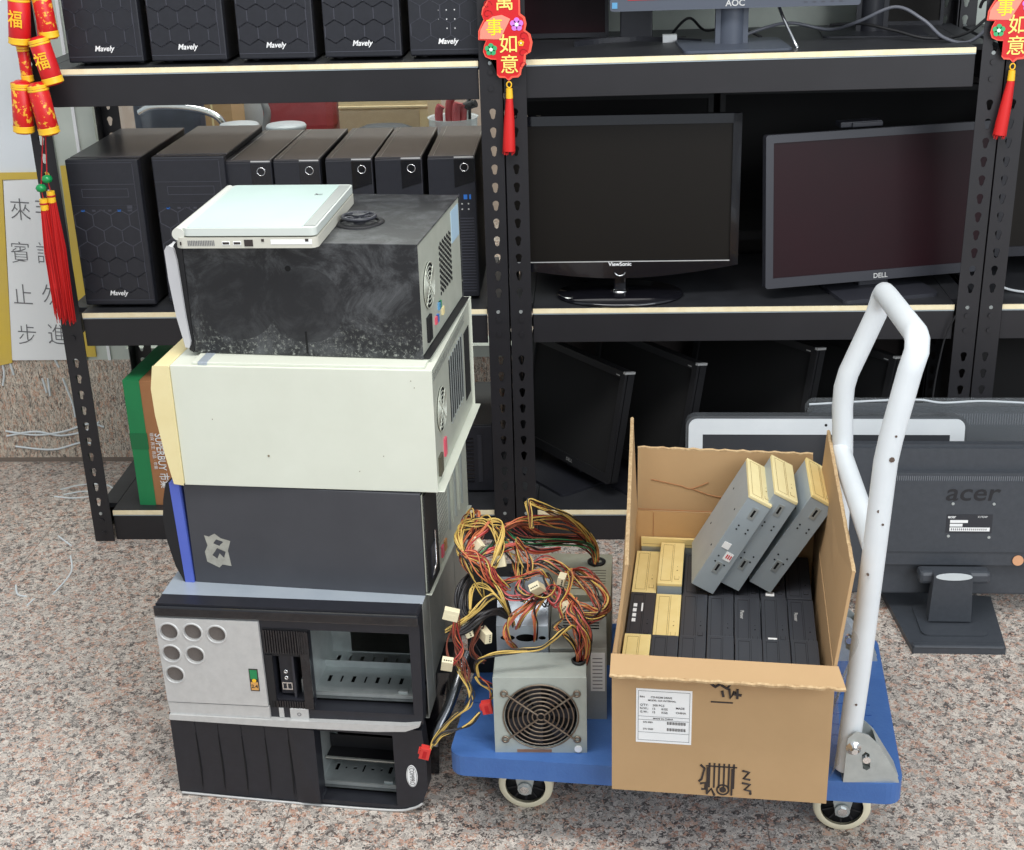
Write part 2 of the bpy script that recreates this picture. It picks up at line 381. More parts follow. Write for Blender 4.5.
b=MB(); b.loft([(-1.60,y-.001,.27),(-1.527,y-.001,.285),(-1.527,y+.004,.285),(-1.60,y+.004,.27)],[(-1.53,y-.001,.768),(-1.470,y-.001,.768),(-1.470,y+.004,.768),(-1.53,y+.004,.768)],YT)
tagit(b.build('tape_strip'),'wide yellow tape strip down the left edge of the paper notice','tape','yellow tape round the notice')
b=MB(); b.loft([(-1.332,y-.001,.30),(-1.300,y-.001,.30),(-1.300,y+.004,.30),(-1.332,y+.004,.30)],[(-1.318,y-.001,.80),(-1.298,y-.001,.80),(-1.298,y+.004,.80),(-1.318,y+.004,.80)],YT)
tagit(b.build('tape_strip'),'long yellow tape strip on the window frame right of the black post','tape','yellow tape round the notice')
# white marks on the kerb, white scrapes on the floor
CH=mat('mark_white',srgb(214,220,222),.7)
b=MB()
for pts in ([(-1.56,.33),(-1.555,.26),(-1.565,.22)],[(-1.54,.33),(-1.53,.25)],[(-1.42,.31),(-1.405,.27)],[(-1.40,.24),(-1.385,.17),(-1.383,.13)],[(-1.455,.24),(-1.45,.20)],[(-1.44,.24),(-1.442,.19)],
            [(-1.58,.09),(-1.5,.078),(-1.42,.088),(-1.35,.11),(-1.31,.10)],[(-1.58,.075),(-1.50,.088),(-1.43,.076),(-1.36,.09),(-1.32,.115)],[(-1.56,.045),(-1.46,.035),(-1.38,.055),(-1.34,.05)]):
    b.tube(spline([(x,WY-.0015,z) for x,z in pts],6),.0030,CH,5)
struct(b.build('white_marks_1'))
b=MB()
for pts in ([(-1.38,3.16),(-1.33,3.19),(-1.27,3.19),(-1.23,3.15)],[(-1.36,3.13),(-1.31,3.15),(-1.27,3.13)],[(-1.38,3.12),(-1.33,3.11),(-1.28,3.12)],[(-1.225,2.80),(-1.195,2.72),(-1.20,2.62)],
            [(-1.30,2.66),(-1.28,2.62),(-1.255,2.61)],[(-1.42,2.86),(-1.41,2.82)],[(-1.29,2.9),(-1.24,2.85)],[(-1.235,2.6),(-1.24,2.57)],[(-1.28,2.35),(-1.26,2.34)]):
    b.tube(spline([(x,y_,.0006) for x,y_ in pts],6),.0022,CH,5)
struct(b.build('white_marks_2'))

# ------------------------------------------------------------------ shelving units
HOLES=[.03+.0385*i for i in range(46)]
LEV=(.077,.565,1.095)
def post_flange(b, x0, w, y, hx, face=1):
    holes=[]
    for z in HOLES:
        if any(L-.075<z+.005<L+.012 for L in LEV): continue
        c=[(hx+math.cos(R(a))*.0068, z+math.sin(R(a))*.0068) for a in range(-40,221,20)]
        holes.append(c+[(hx-.0036,z-.013),(hx,z-.0155),(hx+.0036,z-.013)])
    b.plate(rect(x0,x0+w,0,1.85),holes,-.0011,.0011,BLK,M=Matrix.Translation((0,y,0))@FX)
def make_unit():
    t=thing('shelving_unit','','shelving')
    W=1.0
    for nm,xs in (('l',0),('r',1)):
        for fr in (0,1):
            b=MB(); w=.046; x0 = 0 if xs==0 else W-w; y = 0 if fr==0 else .435
            post_flange(b,x0,w,y,x0+(.021 if xs==0 else w-.021))
            sx = 0 if xs==0 else W-.0022
            b.box(sx,sx+.0022,(y+.001 if fr==0 else y-.038),(y+.038 if fr==0 else y-.001),0,1.85,BLK)
            for L in LEV:
                for dz in (-.022,-.055):
                    b.cyl((x0+w/2,y-.004,L+dz),(x0+w/2,y,L+dz),.0055,BLK,12)
                b.cyl((x0+w/2-.001,y-.0025,L-.004),(x0+w/2,y,L-.004),.004,STEEL,8)
            b.build('post',t)
    for L in LEV:
        b=MB(); b.box(.0485,W-.0485,.008,.0105,L-.078,L-.012,BLK); b.box(.0485,W-.0485,.008,.03,L-.0145,L-.012,BLK); b.build('beam',t,.001)
        b=MB(); b.box(.0485,W-.0485,.424,.4265,L-.078,L-.012,BLK); b.build('beam',t)
        for x in (.004,W-.0065):
            b=MB(); b.box(x,x+.0025,.04,.395,L-.078,L-.012,BLK); b.build('side_beam',t)
        bo=MB(); bo.box(.0485,W-.0485,.009,.425,L-.0115,L,BOARD)
        bo.box(.0485,W-.0485,.0065,.009,L-.0110,L-.0005,EDGE); bo.box(.0485,W-.0485,.0065,.0095,L-.0137,L-.0115,mat('beam_lip_highlight',srgb(170,182,188),.4,.5))  # pale strip paints the highlight along the black beam's top lip
        bo.box(.008,.047,.048,.395,L-.0115,L,BOARD); bo.box(W-.047,W-.008,.048,.395,L-.0115,L,BOARD)
        bo.build('shelf_board',t)
    return t
uL=make_unit(); place(uL,(-1.19,2.876,0)); tagit(uL,'black slotted angle shelving unit holding the two rows of black computer towers','shelving','black shelving units')
uR=copy_tree(uL); place(uR,(-.1865,2.876,0)); tagit(uR,'black slotted angle shelving unit holding the monitors behind the trolley','shelving','black shelving units')
for ch in uR.children:      # its top level hangs a little higher at the right end
    if ch.type=='MESH' and ch.name.split('.')[0] in ('beam','shelf_board') and min(v.co.z for v in ch.data.vertices)>.95:
        sh=Matrix.Identity(4); sh[2][0]=.014; ch.matrix_basis=sh
u3=copy_tree(uL); place(u3,(.817,2.876,0)); tagit(u3,'black slotted angle shelving unit cut off by the right edge of the photo','shelving','black shelving units')
SH1,SH2,SH3=LEV

# ------------------------------------------------------------------ towers on the shelves
def hexlines(b, x0,x1,z0,z1,y,m,s=.0235,t=.0009):
    h=s*math.sqrt(3)/2; j=0; z=z0
    segs=set()
    dx=2*h; dz=1.5*s; row=0; zc=z0
    while zc<z1+s:
        xc=x0+(h if row%2 else 0)
        while xc<x1+h:
            P=[(xc+s*math.cos(R(30+60*k)), zc+s*math.sin(R(30+60*k))) for k in range(6)]
            for k in range(6):
                a,c=P[k],P[(k+1)%6]
                key=tuple(sorted(((round(a[0],4),round(a[1],4)),(round(c[0],4),round(c[1],4)))))
                if all(x0<=q[0]<=x1 and z0<=q[1]<=z1 for q in (a,c)): segs.add(key)
            xc+=dx
        zc+=dz; row+=1
    for a,c in sorted(segs):
        d=Vector((c[0]-a[0],0,c[1]-a[1])).normalized(); n=Vector((-d.z,0,d.x))*t
        A=Vector((a[0],y,a[1])); C=Vector((c[0],y,c[1])); yy=Vector((0,.0008,0))
        b.loft([A-n,C-n,C-n+yy,A-n+yy],[A+n,C+n,C+n+yy,A+n+yy],m)
def make_big(w=.160,h=.335,d=.36):
    t=thing('computer_tower','','computer')
    b=MB(); b.box(-w/2+.003,w/2-.003,.022,d,.006,h-.002,MATTE); b.box(-w/2+.001,w/2-.001,.03,d-.002,h-.004,h,TOPM); 
    for sx in (-1,1):
        for y in (.05,d-.05): b.cyl((sx*w*.36,y,0),(sx*w*.36,y,.008),.011,MATTE,12)
    b.build('case_body',t,.0015)
    b=MB(); b.box(-w/2,w/2,0,.022,.008,h,PLASTIC); b.build('front_panel',t,.003)
    fp=MB(); y=-.0008
    hexlines(fp,-w/2+.004,w/2-.006,.025,h*.68,y,HEXL)
    fp.box(-w/2+.002,w/2-.002,y,.001,.019,.0205,HEXL)
    fp.box(w/2-.013,w/2-.0118,y,.001,.02,h-.01,HEXL)
    fp.build('hexagon_relief',t)
    fp=MB(); fp.box(-w/2+.003,w/2-.012,y,.001,h*.7,h*.701,HEXL); fp.box(-w/2+.003,w/2-.012,y,.001,h-.055,h-.054,HEXL); fp.box(-w/2+.003,w/2-.012,y,.001,h-.008,h-.007,HEXL)
    o=rect(-w/2+.028,w/2-.028,h-.083,h-.064); i_=rect(-w/2+.0292,w/2-.0292,h-.0818,h-.0652)
    fp.plate(o,[i_],-.0006,.0008,HEXL,M=FX); fp.build('drive_bay_cover',t)
    fp=MB(); z=h-.112
    for x,c,ww in ((-.055,BLUEUSB,.008),(-.031,HEXL,.007),(-.018,HEXL,.003),(-.008,HEXL,.003),(.005,HEXL,.007),(.026,BLUEUSB,.008),(.050,HEXL,.010)): fp.box(x-ww/2,x+ww/2,y,.001,z-.002,z+.002,c)
    fp.box(.045,.056,y,.001,z+.004,z+.011,HEXL); fp.build('port_strip',t)
    fp=MB(); fp.text('Mavely',.0155,.0,.036,y-.0005,WHITE,shear=.25,bold=.02,sx=.95); fp.build('logo',t)
    return t
big=make_big()
places=[('top',-1.018,2.912),('top',-.842,2.912),('top',-.657,2.912),('top',-.477,2.912),('top',-.300,2.912),('mid',-1.062,2.915),('mid',-.877,2.93)]
labs=['black tower with hexagon front at the left end of the top shelf','second black hexagon front tower from the left on the top shelf','middle one of the five black hexagon front towers on the top shelf',
 'second black hexagon front tower from the hanging red charm on the top shelf','black hexagon front tower on the top shelf right beside the hanging red charm',
 'wide black tower with hexagon front at the left end of the middle shelf','wide black tower on the middle shelf with its front half hidden by the white laptop']
for i,(lv,x,y) in enumerate(places):
    o=big if i==0 else copy_tree(big)
    place(o,(x,y,SH3 if lv=='top' else SH2),R(-1)); tagit(o,labs[i],'computer','towers on the top shelf' if lv=='top' else 'wide towers on the middle shelf')
# speckled sticker marks on the last top tower
b=MB()
for q in range(3):
    for r_ in range(3):
        if (q,r_)!=(0,0): b.cyl((-.018+q*.0165,-.0012,.062+r_*.018),(-.018+q*.0165,.0005,.062+r_*.018),.0012 if q else .0006,WHITE,8)
top5=[o for o in COL.objects if o.get('label')==labs[4]][0]; b.build('paint_speck',top5)

def make_small(w=.102,h=.322,d=.35):
    t=thing('computer_tower','','computer')
    b=MB(); b.box(-w/2+.002,w/2-.002,.02,d,.006,h-.002,MATTE); b.box(-w/2+.001,w/2-.001,.004,d-.002,h-.004,h,TOPM)
    b.box(-w/2+.012,-w/2+.0128,.01,d-.004,h,h+.0008,SILVERP); b.box(w/2-.004,w/2-.003,.01,d-.004,h,h+.0008,SILVERP)
    for sx in (-1,1):
        for y in (.05,d-.05): b.cyl((sx*w*.3,y,0),(sx*w*.3,y,.008),.009,MATTE,12)
    b.build('case_body',t,.0015)
    b=MB(); b.box(-w/2,w/2,0,.02,.008,h-.004,PLASTIC); b.build('front_panel',t,.002)
    x0=w/2-.045
    b=MB(); b.plate([(x0,h-.068),(w/2-.002,h-.055),(w/2-.002,h-.006),(x0,h-.006)],[],0,.0015,GLOSS,M=FX); b.build('gloss_panel',t)
    b=MB(); b.lathe([(.0095,0),(.0095,.0016),(.0078,.0016),(.0078,0)],(x0+.022,-.0012,h-.024),(0,-1,0),CHROME,20); b.cyl((x0+.022,-.0012,h-.024),(x0+.022,-.002,h-.024),.006,GLOSS,16); b.build('power_button',t)
    b=MB(); b.box(x0,w/2-.003,.001,.02,h-.004,h-.0015,SILVERP); b.build('silver_lip',t)
    b=MB()
    for k in range(26): b.box(-w/2+.008,w/2-.006,-.001,.001,.02+k*.0066,.0215+k*.0066,HEXL)
    b.build('vent_slats',t)
    b=MB(); b.box(x0+.006,x0+.009,-.001,.001,h-.092,h-.082,HEXL); b.box(x0+.018,x0+.026,-.001,.001,h-.094,h-.084,BLUEUSB); b.box(x0+.03,x0+.034,-.001,.001,h-.094,h-.084,BLUEUSB)
    for q in range(4): b.cyl((x0+.014+.014*(q%2),-.001,h-.104-.012*(q//2)),(x0+.014+.014*(q%2),0,h-.104-.012*(q//2)),.0018,SILVERP,8)
    b.build('port_strip',t)
    return t
sm=make_small()
xs=[-.741,-.636,-.523,-.416,-.302]
ls=['narrow black tower with round power button directly right of the two wide towers','narrow black tower second from the wide towers, half hidden behind the laptop top edge','middle one of the five narrow black towers on the middle shelf',
 'narrow black tower above the dusty case, last but one before the shelf post','narrow black tower with vent slats next to the shelf post, right end of its row']
for i,x in enumerate(xs):
    o=sm if i==0 else copy_tree(sm)
    place(o,(x-.008,2.94+.003*i,SH2),R(-1.5+i*.5)); tagit(o,ls[i],'computer','narrow towers on the middle shelf')

# green card box on the bottom shelf
t=thing('card_box','tall green and brown printed card box on the bottom left shelf','box',(-1.083,2.915,SH1),R(-3))
w,d,h=.205,.30,.315
b=MB(); b.box(.0,w,0,d,0,h,BROWNC); b.build('box_body',t,.001)
b=MB(); b.box(-.0012,.038,-.0012,d+.001,.0,h+.0012,GREENC)
b.build('green_print',t)
b=MB(); b.box(-.002,.040,-.0022,-.001,.145,.185,mat('tape_dark_green',srgb(24,112,66),.3)); b.build('printed_band',t); b=MB()
for x0,y0,x1,y1 in ((.095,.03,.0975,.29),(.095,.03,.2,.0325)): b.box(x0,x1,y0,y1,h,h+.0012,WHITE)
b.build('printed_band',t)
b=MB(); b.text('SUPERBUY 市集',.026,.066,.115,-.0015,PAPER,rot=R(-90),bold=.01,sx=.78)
b.text('環保 再生 商品 · 市集',.010,.050,.14,-.0015,PAPER,rot=R(-90),sx=1.0); b.build('lettering',t)
# small dark tower behind the stack on the bottom shelf
t=thing('computer_tower','small dark desktop unit at the right end of the bottom left shelf','computer',(-.30,2.98,SH1),0)
b=MB(); b.box(-.05,.055,0,.28,.004,.175,MATTE); b.box(-.05,.055,-.004,0,.006,.172,PLASTIC); b.build('case_body',t,.002)
b=MB(); b.box(.02,.03,-.006,-.004,.03,.15,PLASTIC2)
for k in range(12): b.box(-.04,.01,-.006,-.004,.03+k*.01,.033+k*.01,GLOSS)
b.build('front_grille',t)

# ------------------------------------------------------------------ monitors
def monitor(name,label,cat,loc,rz,w,h,zb,th=.035,bz=.018,chin=.022,scr=SCRNG,house=PLASTIC,tilt=0,logo=None,group=None,base=None,neck=None,feat=None,lsz=.012,glossb=False,curve=0):
    t=thing(name,label,cat,loc,rz,group)
    T=Matrix.Translation((0,0,zb))@Matrix.Rotation(tilt,4,'X')
    b=MB(); b.M=T
    out=rrect(-w/2,w/2,0,h,.006)
    if curve:
        out=[(-w/2+w*i/12, -curve*math.sin(PI*i/12)) for i in range(13)]+[(w/2,h),(-w/2,h)]
    scrn=rect(-w/2+bz,w/2-bz,chin,h-bz)
    b.plate(out,[scrn],0,.006,house,M=FX)
    b.plate(out,[],-.014,-.003,house,M=FX); b.box(-w*.36,w*.36,.014,th,h*.12,h*.86,house)
    b.build('housing',t,.0015)
    b=MB(); b.M=T; b.box(-w/2+bz-.001,w/2-bz+.001,-.0025,.003,chin-.001,h-bz+.001,scr); b.build('screen',t)
    if glossb:
        b=MB(); b.M=T; b.box(-w/2+bz,w/2-bz,-.0068,-.006,chin-.003,chin-.001,SILVERP); b.build('chrome_line',t)
    if logo:
        b=MB(); b.M=T; b.text(logo,lsz,0,chin*.42 if not curve else .004,-.0068,SILVERP if not glossb else WHITE,bold=.02); b.build('logo',t)
    if neck=='plate':
        b=MB(); b.box(-.035,.035,th-.004,th+.02,.006,zb+h*.5,house); b.build('stand_neck',t,.003)
    elif neck=='slot':
        b=MB(); y0=th
        b.plate(rect(-.034,.034,.006,zb+h*.3),[rrect(-.011,.011,zb-.02-.04,zb+.03,.0105)],-.012-y0,-y0,house,M=FX); b.cyl((0,y0+.018,.006),(0,y0+.018,zb+.1),.030,house,20); b.build('stand_neck',t,.002)
    elif neck=='glass':
        b=MB(); b.box(-.013,.013,.005,.03,.008,zb+.03,GLOSS); b.lathe([(0,0),(.018,0),(.021,.008),(.014,.012)],(0,.017,.006),(0,0,1),CHROME,20); b.build('stand_neck',t,.003)
    if base=='rect':
        b=MB(); b.plate(rrect(-.11,.11,-.07,.11,.012),[],0,.008,house); b.build('stand_base',t,.002)
    elif base=='oval':
        b=MB(); b.lathe([(0,0),(.150,0),(.153,.004),(.147,.009),(.05,.0125),(0,.0135)],(0,.02,0),(0,0,1),GLOSS,48)
        s=b; s.v=[(v[0]*.93,(v[1]-.02)*.62+.02,v[2]) for v in s.v]; b.build('stand_base',t)
    elif base=='arc':
        b=MB(); pts=spline([(-.13,-.055,.006),(-.08,-.01,.006),(0,.015,.006),(.08,-.01,.006),(.14,-.045,.006)],6)
        for i in range(len(pts)-1):
            a,c=pts[i],pts[i+1]; q=Vector((0,.028,0)); z=Vector((0,0,.010))
            b.loft([a-z*.6,c-z*.6,c+q-z*.6,a+q-z*.6],[a+z*.6,c+z*.6,c+q+z*.6,a+q+z*.6],house)
        b.build('stand_base',t)
    if feat: feat(t,T)
    return t
# middle shelf
def vs_feat(t,T):
    b=MB(); b.M=T; b.box(-.256,.256,-.0075,-.0062,.326-.02,.326,GLOSS); b.box(.256-.018,.256,-.0075,-.0062,.0,.326,GLOSS); b.build('glossy_trim',t)
    b=MB(); b.M=T; pts=[(math.cos(R(a))*.012,-.008,-.012+math.sin(R(a))*.010) for a in range(195,346,15)]; b.tube(pts,.0018,CHROME,6); b.build('power_ring',t)
monitor('monitor','black monitor with glossy frame on oval glass stand in the middle shelf','monitor',(.052,2.955,SH2),0,.512,.326,.075,bz=.018,chin=.012,curve=.028,logo='ViewSonic',lsz=.012,base='oval',neck='glass',tilt=R(-2),glossb=True,feat=vs_feat,house=GLOSS)
b=None
monitor('monitor','grey framed monitor with dark red tinted screen turned aside, right of the oval stand monitor','monitor',(.622,2.985,SH2),R(14),.53,.328,.028,bz=.017,chin=.022,scr=SCRNR,house=PLASTIC2,logo='DELL',lsz=.015,base='rect',neck='plate',tilt=R(-6),th=.03)
def bigtv(t,T):
    b=MB(); b.M=T; b.box(-.06,.06,-.03,-.006,.335*.78+.0,.335*.78+.02,PLASTIC); b.build('hood_clip',t)
monitor('monitor','large black monitor standing in the dark behind the red tinted one','monitor',(.585,3.235,SH2),0,.60,.352,.055,house=MATTE,scr=DEEP,base='rect',neck='plate',bz=.012)
monitor('monitor','black monitor mostly hidden behind the oval stand monitor','monitor',(.03,3.235,SH2),0,.48,.345,.055,house=MATTE,scr=DEEP,base='rect',neck='plate',bz=.012)
b=MB(); b.box(.845,.875,3.29,3.30,.86,.93,WPAINT); tagit(b.build('light_glimpse'),'small white patch standing in for light glimpsed beside the right shelf post','light patch')  # white plate stands in for a glimpse of light behind the shelf
# webcam like clip on top of the red tinted monitor
b=MB(); b.box(-.055,.04,0,.03,0,.012,PLASTIC2); b.box(-.03,.04,-.004,.0,.0,.010,PLASTIC2); o=b.build('camera_clip',None,.005); place(o,(.575,3.02,.9215),R(14)); tagit(o,'low black clip sitting on the top edge of the red tinted monitor','clip')
# top shelf
def aoc_feat(t,T):
    b=MB(); b.M=T; b.box(-.252,-.241,-.0072,-.0062,.006,.018,TEAL); b.build('energy_sticker',t)
    b=MB(); b.M=T; b.box(-.22,-.02,-.0072,-.0062,.0215,.0225,RED); b.build('red_line',t)
    b=MB(); b.M=T
    for k in range(5): b.box(.14+k*.018,.147+k*.018,-.0072,-.0062,.008,.010,HEXL)
    b.build('control_buttons',t)
monitor('monitor','dark grey monitor on slotted neck and square base at the front of the top shelf','monitor',(.286,2.975,SH3),R(3),.512,.32,.082,bz=.015,chin=.025,house=mat('slate_plastic',srgb(74,80,92),.45),logo='AOC',lsz=.018,base='rect',neck='slot',feat=aoc_feat,th=.03)
monitor('monitor','large screen standing low at the left back of the top right shelf','monitor',(-.075,3.19,SH3),0,.21,.36,.004,scr=SCRNR,house=PLASTIC,bz=.008,chin=.01)
monitor('monitor','monitor on a curved forked foot behind the slotted neck monitor','monitor',(.088,3.10,SH3),R(-3),.42,.32,.11,house=PLASTIC,base='arc',neck='plate',th=.02)
monitor('monitor','monitor with slotted neck at the back of the top shelf beside the loose cables','monitor',(.60,3.14,SH3),R(-4),.44,.32,.125,house=PLASTIC,base='rect',neck='slot',th=.02)
monitor('monitor','dark screen standing low at the right back corner of the top shelf','monitor',(.69,3.255,SH3),0,.17,.3,.006,house=PLASTIC,scr=SCRNG,bz=.008,chin=.01)
# loose cables on the top shelf
def cable(pts,r,m,label,group='loose cables on the top right shelf',cat='cable',k=10):
    b=MB(); b.tube(spline(pts,k),r,m,8); return tagit(b.build('cable'),label,cat,group)
z3=SH3
cable([(.372,3.02,1.20),(.385,2.99,1.16),(.405,2.945,1.115),(.412,2.935,z3+.004)],.0036,CHROME,'shiny grey cable dropping from the slotted neck monitor to the board')
cable([(.30,3.06,z3+.01),(.36,3.07,z3+.03),(.42,3.10,z3+.035),(.50,3.10,z3+.02),(.55,3.05,z3+.04),(.62,3.02,z3+.072),(.67,2.98,z3+.05),(.71,2.96,z3+.016),(.76,2.96,z3+.006),(.81,2.99,z3+.035),(.83,3.02,z3+.05)],.0036,mat('cable_grey',srgb(96,98,106),.35),'long grey cable arching over the back of the top shelf')
cable([(.50,3.09,z3+.03),(.56,3.06,z3+.035),(.62,3.01,z3+.026),(.68,2.97,z3+.014),(.76,2.985,z3+.02),(.83,3.05,z3+.055)],.0032,MATTE,'black cable running to the right post under the arched one')
cable([(.785,2.99,z3+.07),(.79,2.985,z3+.085),(.81,2.98,z3+.09),(.825,2.985,z3+.075),(.828,3.0,z3+.05)],.0034,MATTE,'black cable loop curled next to the right shelf post')
cable([(.16,3.13,z3+.006),(.2,3.10,z3+.05),(.24,3.13,z3+.02),(.30,3.11,z3+.03),(.36,3.12,z3+.004)],.003,MATTE,'thin black cable between the two monitor necks')
b=MB(); b.box(0,.03,0,.02,0,.018,PAPER); b.box(.03,.05,.004,.016,.003,.013,MATTE); o=b.build('power_adapter'); place(o,(.145,3.08,SH3)); tagit(o,'tiny white adapter block lying between the monitor necks','adapter')

# bottom right shelf: screens standing slantwise
def slant(i,px,py,ang,w,h,lab,low):
    t=thing('monitor',lab,'monitor',(px,py,SH1),R(ang),'slanted monitors on the bottom right shelf')
    # front faces local -Y, right end at x=0
    T=Matrix.Translation((0,0,.040))@Matrix.Rotation(R(-11),4,'X')
    b=MB(); b.M=T; b.plate(rrect(-w,0,0,h,.006),[rect(-w+.016,-.016,.022,h-.016)],0,.007,MATTE,M=FX); b.plate(rrect(-w,0,0,h,.006),[],-.022,-.003,MATTE,M=FX)  # darker black housing puts the low shelf's shade into the colour
    b.box(-w*.85,-w*.15,.02,.045,h*.2,h*.8,PLASTIC); b.build('housing',t,.002)
    b=MB(); b.M=T; b.box(-w+.015,-.015,-.002,.003,.021,h-.015,DEEP); b.build('screen',t)
    b=MB(); b.M=T; b.box(-.006,.0012,-.008,.022,h-.004,h+.0012,SILVERP); b.box(-.03,-.018,-.0078,-.006,h-.012,h-.010,SILVERP); b.build('corner_clip',t)
    if low: b=MB(); b.M=T; b.text('DELL',.011,-w*.42,.011,-.0078,SILVERP); b.build('logo',t)
    b=MB(); b.box(-w/2-.03,-w/2+.03,.03,.05,.006,.20,PLASTIC); b.build('stand_neck',t,.002)
    b=MB(); b.plate(rrect(-w/2-.1,-w/2+.1,-.08,.10,.01),[],0,.007,PLASTIC); b.build('stand_base',t,.002)
    return t
slant(0,.030,2.935,-52,.36,0.271,'slantwise black monitor nearest the centre post on the bottom shelf',True)
slant(1,.190,2.935,-52,.36,0.291,'second slantwise black monitor from the centre post on the bottom shelf',False)
slant(2,.455,2.945,-50,.38,0.321,'third slantwise black monitor, standing behind the white bezel screen',False)
slant(3,.635,2.955,-50,.38,0.296,'fourth slantwise black monitor, seen through the white trolley handle',False)
cable([(.765,2.868,.545),(.75,2.872,.50),(.742,2.872,.45),(.735,2.870,.38),(.73,2.86,.30)],.0020,MATTE,'thin dark cable hanging down beside the right post under the middle shelf',group=None)
# things on third unit
monitor('monitor','dark monitor at the right edge of the photo on the middle shelf beyond the post','monitor',(1.13,3.10,SH2),R(5),.48,.33,.05,house=PLASTIC,base='rect',neck='plate')
cable([(.87,2.99,SH2+.02),(.9,2.97,SH2+.006),(.95,2.95,SH2+.004),(1.0,2.96,SH2+.004)],.0028,WPAINT,'grey cable on the middle shelf at the right edge of the photo',group=None)
monitor('monitor','dark monitor at the right edge of the photo on the bottom shelf beyond the post','monitor',(1.12,3.05,SH1),R(-5),.48,.34,.05,house=MATTE,scr=DEEP,base='rect',neck='plate')

# ------------------------------------------------------------------ monitors on the floor, right
# white bezel all-in-one, leaning back against the shelf beam
t=thing('all_in_one_computer','white bezel all in one screen leaning behind the cardboard box','computer',(.484,2.705,0),R(-1))
T=Matrix.Rotation(R(-7),4,'X'); w,h=.59,.366
b=MB(); b.M=T; b.plate(rrect(-w/2,w/2,0,h,.022,6),[],-.03,0,mat('dark_chrome',srgb(110,114,118),.25,.5),M=FX); b.build('back_shell',t,.003)
b=MB(); b.M=T; b.plate(rrect(-w/2+.006,w/2-.006,.006,h-.006,.018,6),[rect(-w/2+.036,w/2-.036,.05,h-.040)],0,.003,WPAINT,M=FX); b.build('bezel',t)
b=MB(); b.M=T; b.box(-w/2+.035,w/2-.035,-.002,.001,.049,h-.039,mat('off_screen',srgb(58,60,64),.22)); b.build('screen',t)
b=MB(); b.M=T; b.cyl((.0,-.0035,h-.019),(.0,-.003,h-.019),.003,DEEP,12); b.build('camera_dot',t)
# clear wrapped monitor behind it
t=thing('monitor','flat monitor wrapped in clear film behind the white bezel screen','monitor',(.715,2.80,0),R(-1))
T=Matrix.Rotation(R(-5),4,'X')
b=MB(); b.M=T; b.plate(rrect(-.25,.25,0,.352,.02),[],-.03,0,ACER,M=FX)
for k in range(90): b.box(-.24+k*.0054,-.2377+k*.0054,-.0012,0,.312,.337,VENTL)
b.build('housing',t,.002)
b=MB(); b.M=T; b.plate(rrect(-.258,.258,.004,.362,.02),[],-.036,-.034,FILM,M=FX); b.plate(rrect(-.258,.258,.004,.362,.02),[],.004,.005,FILM,M=FX)
b.tube(spline([(-.255,-.006,.359),(-.1,.004,.365),(-.02,-.004,.369),(.03,-.006,.363),(.12,.0,.365),(.255,-.004,.359)],6),.0028,mat('film_highlight',srgb(190,196,200),.25),6); b.build('plastic_wrap',t)  # pale tube draws the highlight along the film's top edge
# monitor seen from the back, on its stand
t=thing('monitor','dark grey monitor turned back to front on a square foot, right of the trolley','monitor',(.715,2.50,0),R(-1))
w,h=.51,.326; z0=.048
T=Matrix.Translation((.040,.045,z0))@Matrix.Rotation(R(-4),4,'X')
b=MB(); b.M=T
b.plate(rrect(-w/2,w/2,0,h,.012),[],-.028,-.008,ACER,M=FX)
b.plate(rrect(-w/2+.006,w/2-.006,.006,h-.006,.010),[],-.008,0,ACER,M=FX)
b.plate(rrect(-w/2+.056,w/2-.03,.075,h-.052,.016),[],0,.016,ACER,M=FX)
b.plate(rrect(-w/2+.08,w/2-.05,.105,h-.068,.006),[],.016,.019,ACER,M=FX)
b.build('housing',t,.002)
b=MB(); b.M=T
for k in range(92): b.box(-w/2+.075+k*.0042,-w/2+.0768+k*.0042,-.0175,-.0155,h-.068,h-.058,VENTL)
for k in range(26): b.box(-w/2+.061,-w/2+.071,-.0175,-.0155,.11+k*.0055,.1122+k*.0055,VENTL)
b.build('cooling_vents',t)
b=MB(); b.M=T; b.text('acer',.052,-.008,h-.093,-.0197,ENGR,bold=.012,sx=1.15,shear=.15); b.build('logo',t)
b=MB(); b.M=T@Matrix.Translation((-.016,0,.012)); b.box(-.04,.05,-.0198,-.019,.135,.175,mat('dark_label',srgb(44,46,52),.4))
b.box(-.033,.002,-.0202,-.0198,.157,.163,PAPER); b.box(-.033,.046,-.0202,-.0198,.139,.147,PAPER); b.box(-.033,-.008,-.0202,-.0198,.149,.155,PAPER)
b.text('acer',.009,-.03,.170,-.0203,PAPER,bold=.02); b.text('X193W',.006,.03,.170,-.0203,PAPER)
for k in range(18): b.box(-.03+k*.004,-.0285+k*.004,-.0204,-.0202,.141,.145,INK)
b.build('rating_label',t)
for x,z in ((-.034,.198),(.046,.198),(-.038,.128),(.042,.126)):
    b=MB(); b.M=T@Matrix.Translation((-.012,0,.012)); b.cyl((x,-.0205,z),(x,-.019,z),.003,STEEL,10); b.build('screw',t)
b=MB(); b.M=T@Matrix.Translation((-.016,0,.012)); b.cyl((.108,-.0195,.075),(.108,-.0175,.075),.011,mat('orange_sticker',srgb(214,160,120),.5),18); b.build('round_sticker',t)
b=MB(); b.M=T; b.box(-.108,.034,-.050,-.014,.046,.074,ACER); b.build('hinge_cover',t,.008)
b=MB(); b.plate([(-.045,.02),(-.042,.125),(.034,.125),(.04,.02)],[],-.012,.014,ACER,M=FX); b.plate(circ(-.003,.123,.036,20,.008),[],.014,.0155,mat('pale_cap',srgb(205,212,214),.3),M=FX); b.build('stand_neck',t,.006)
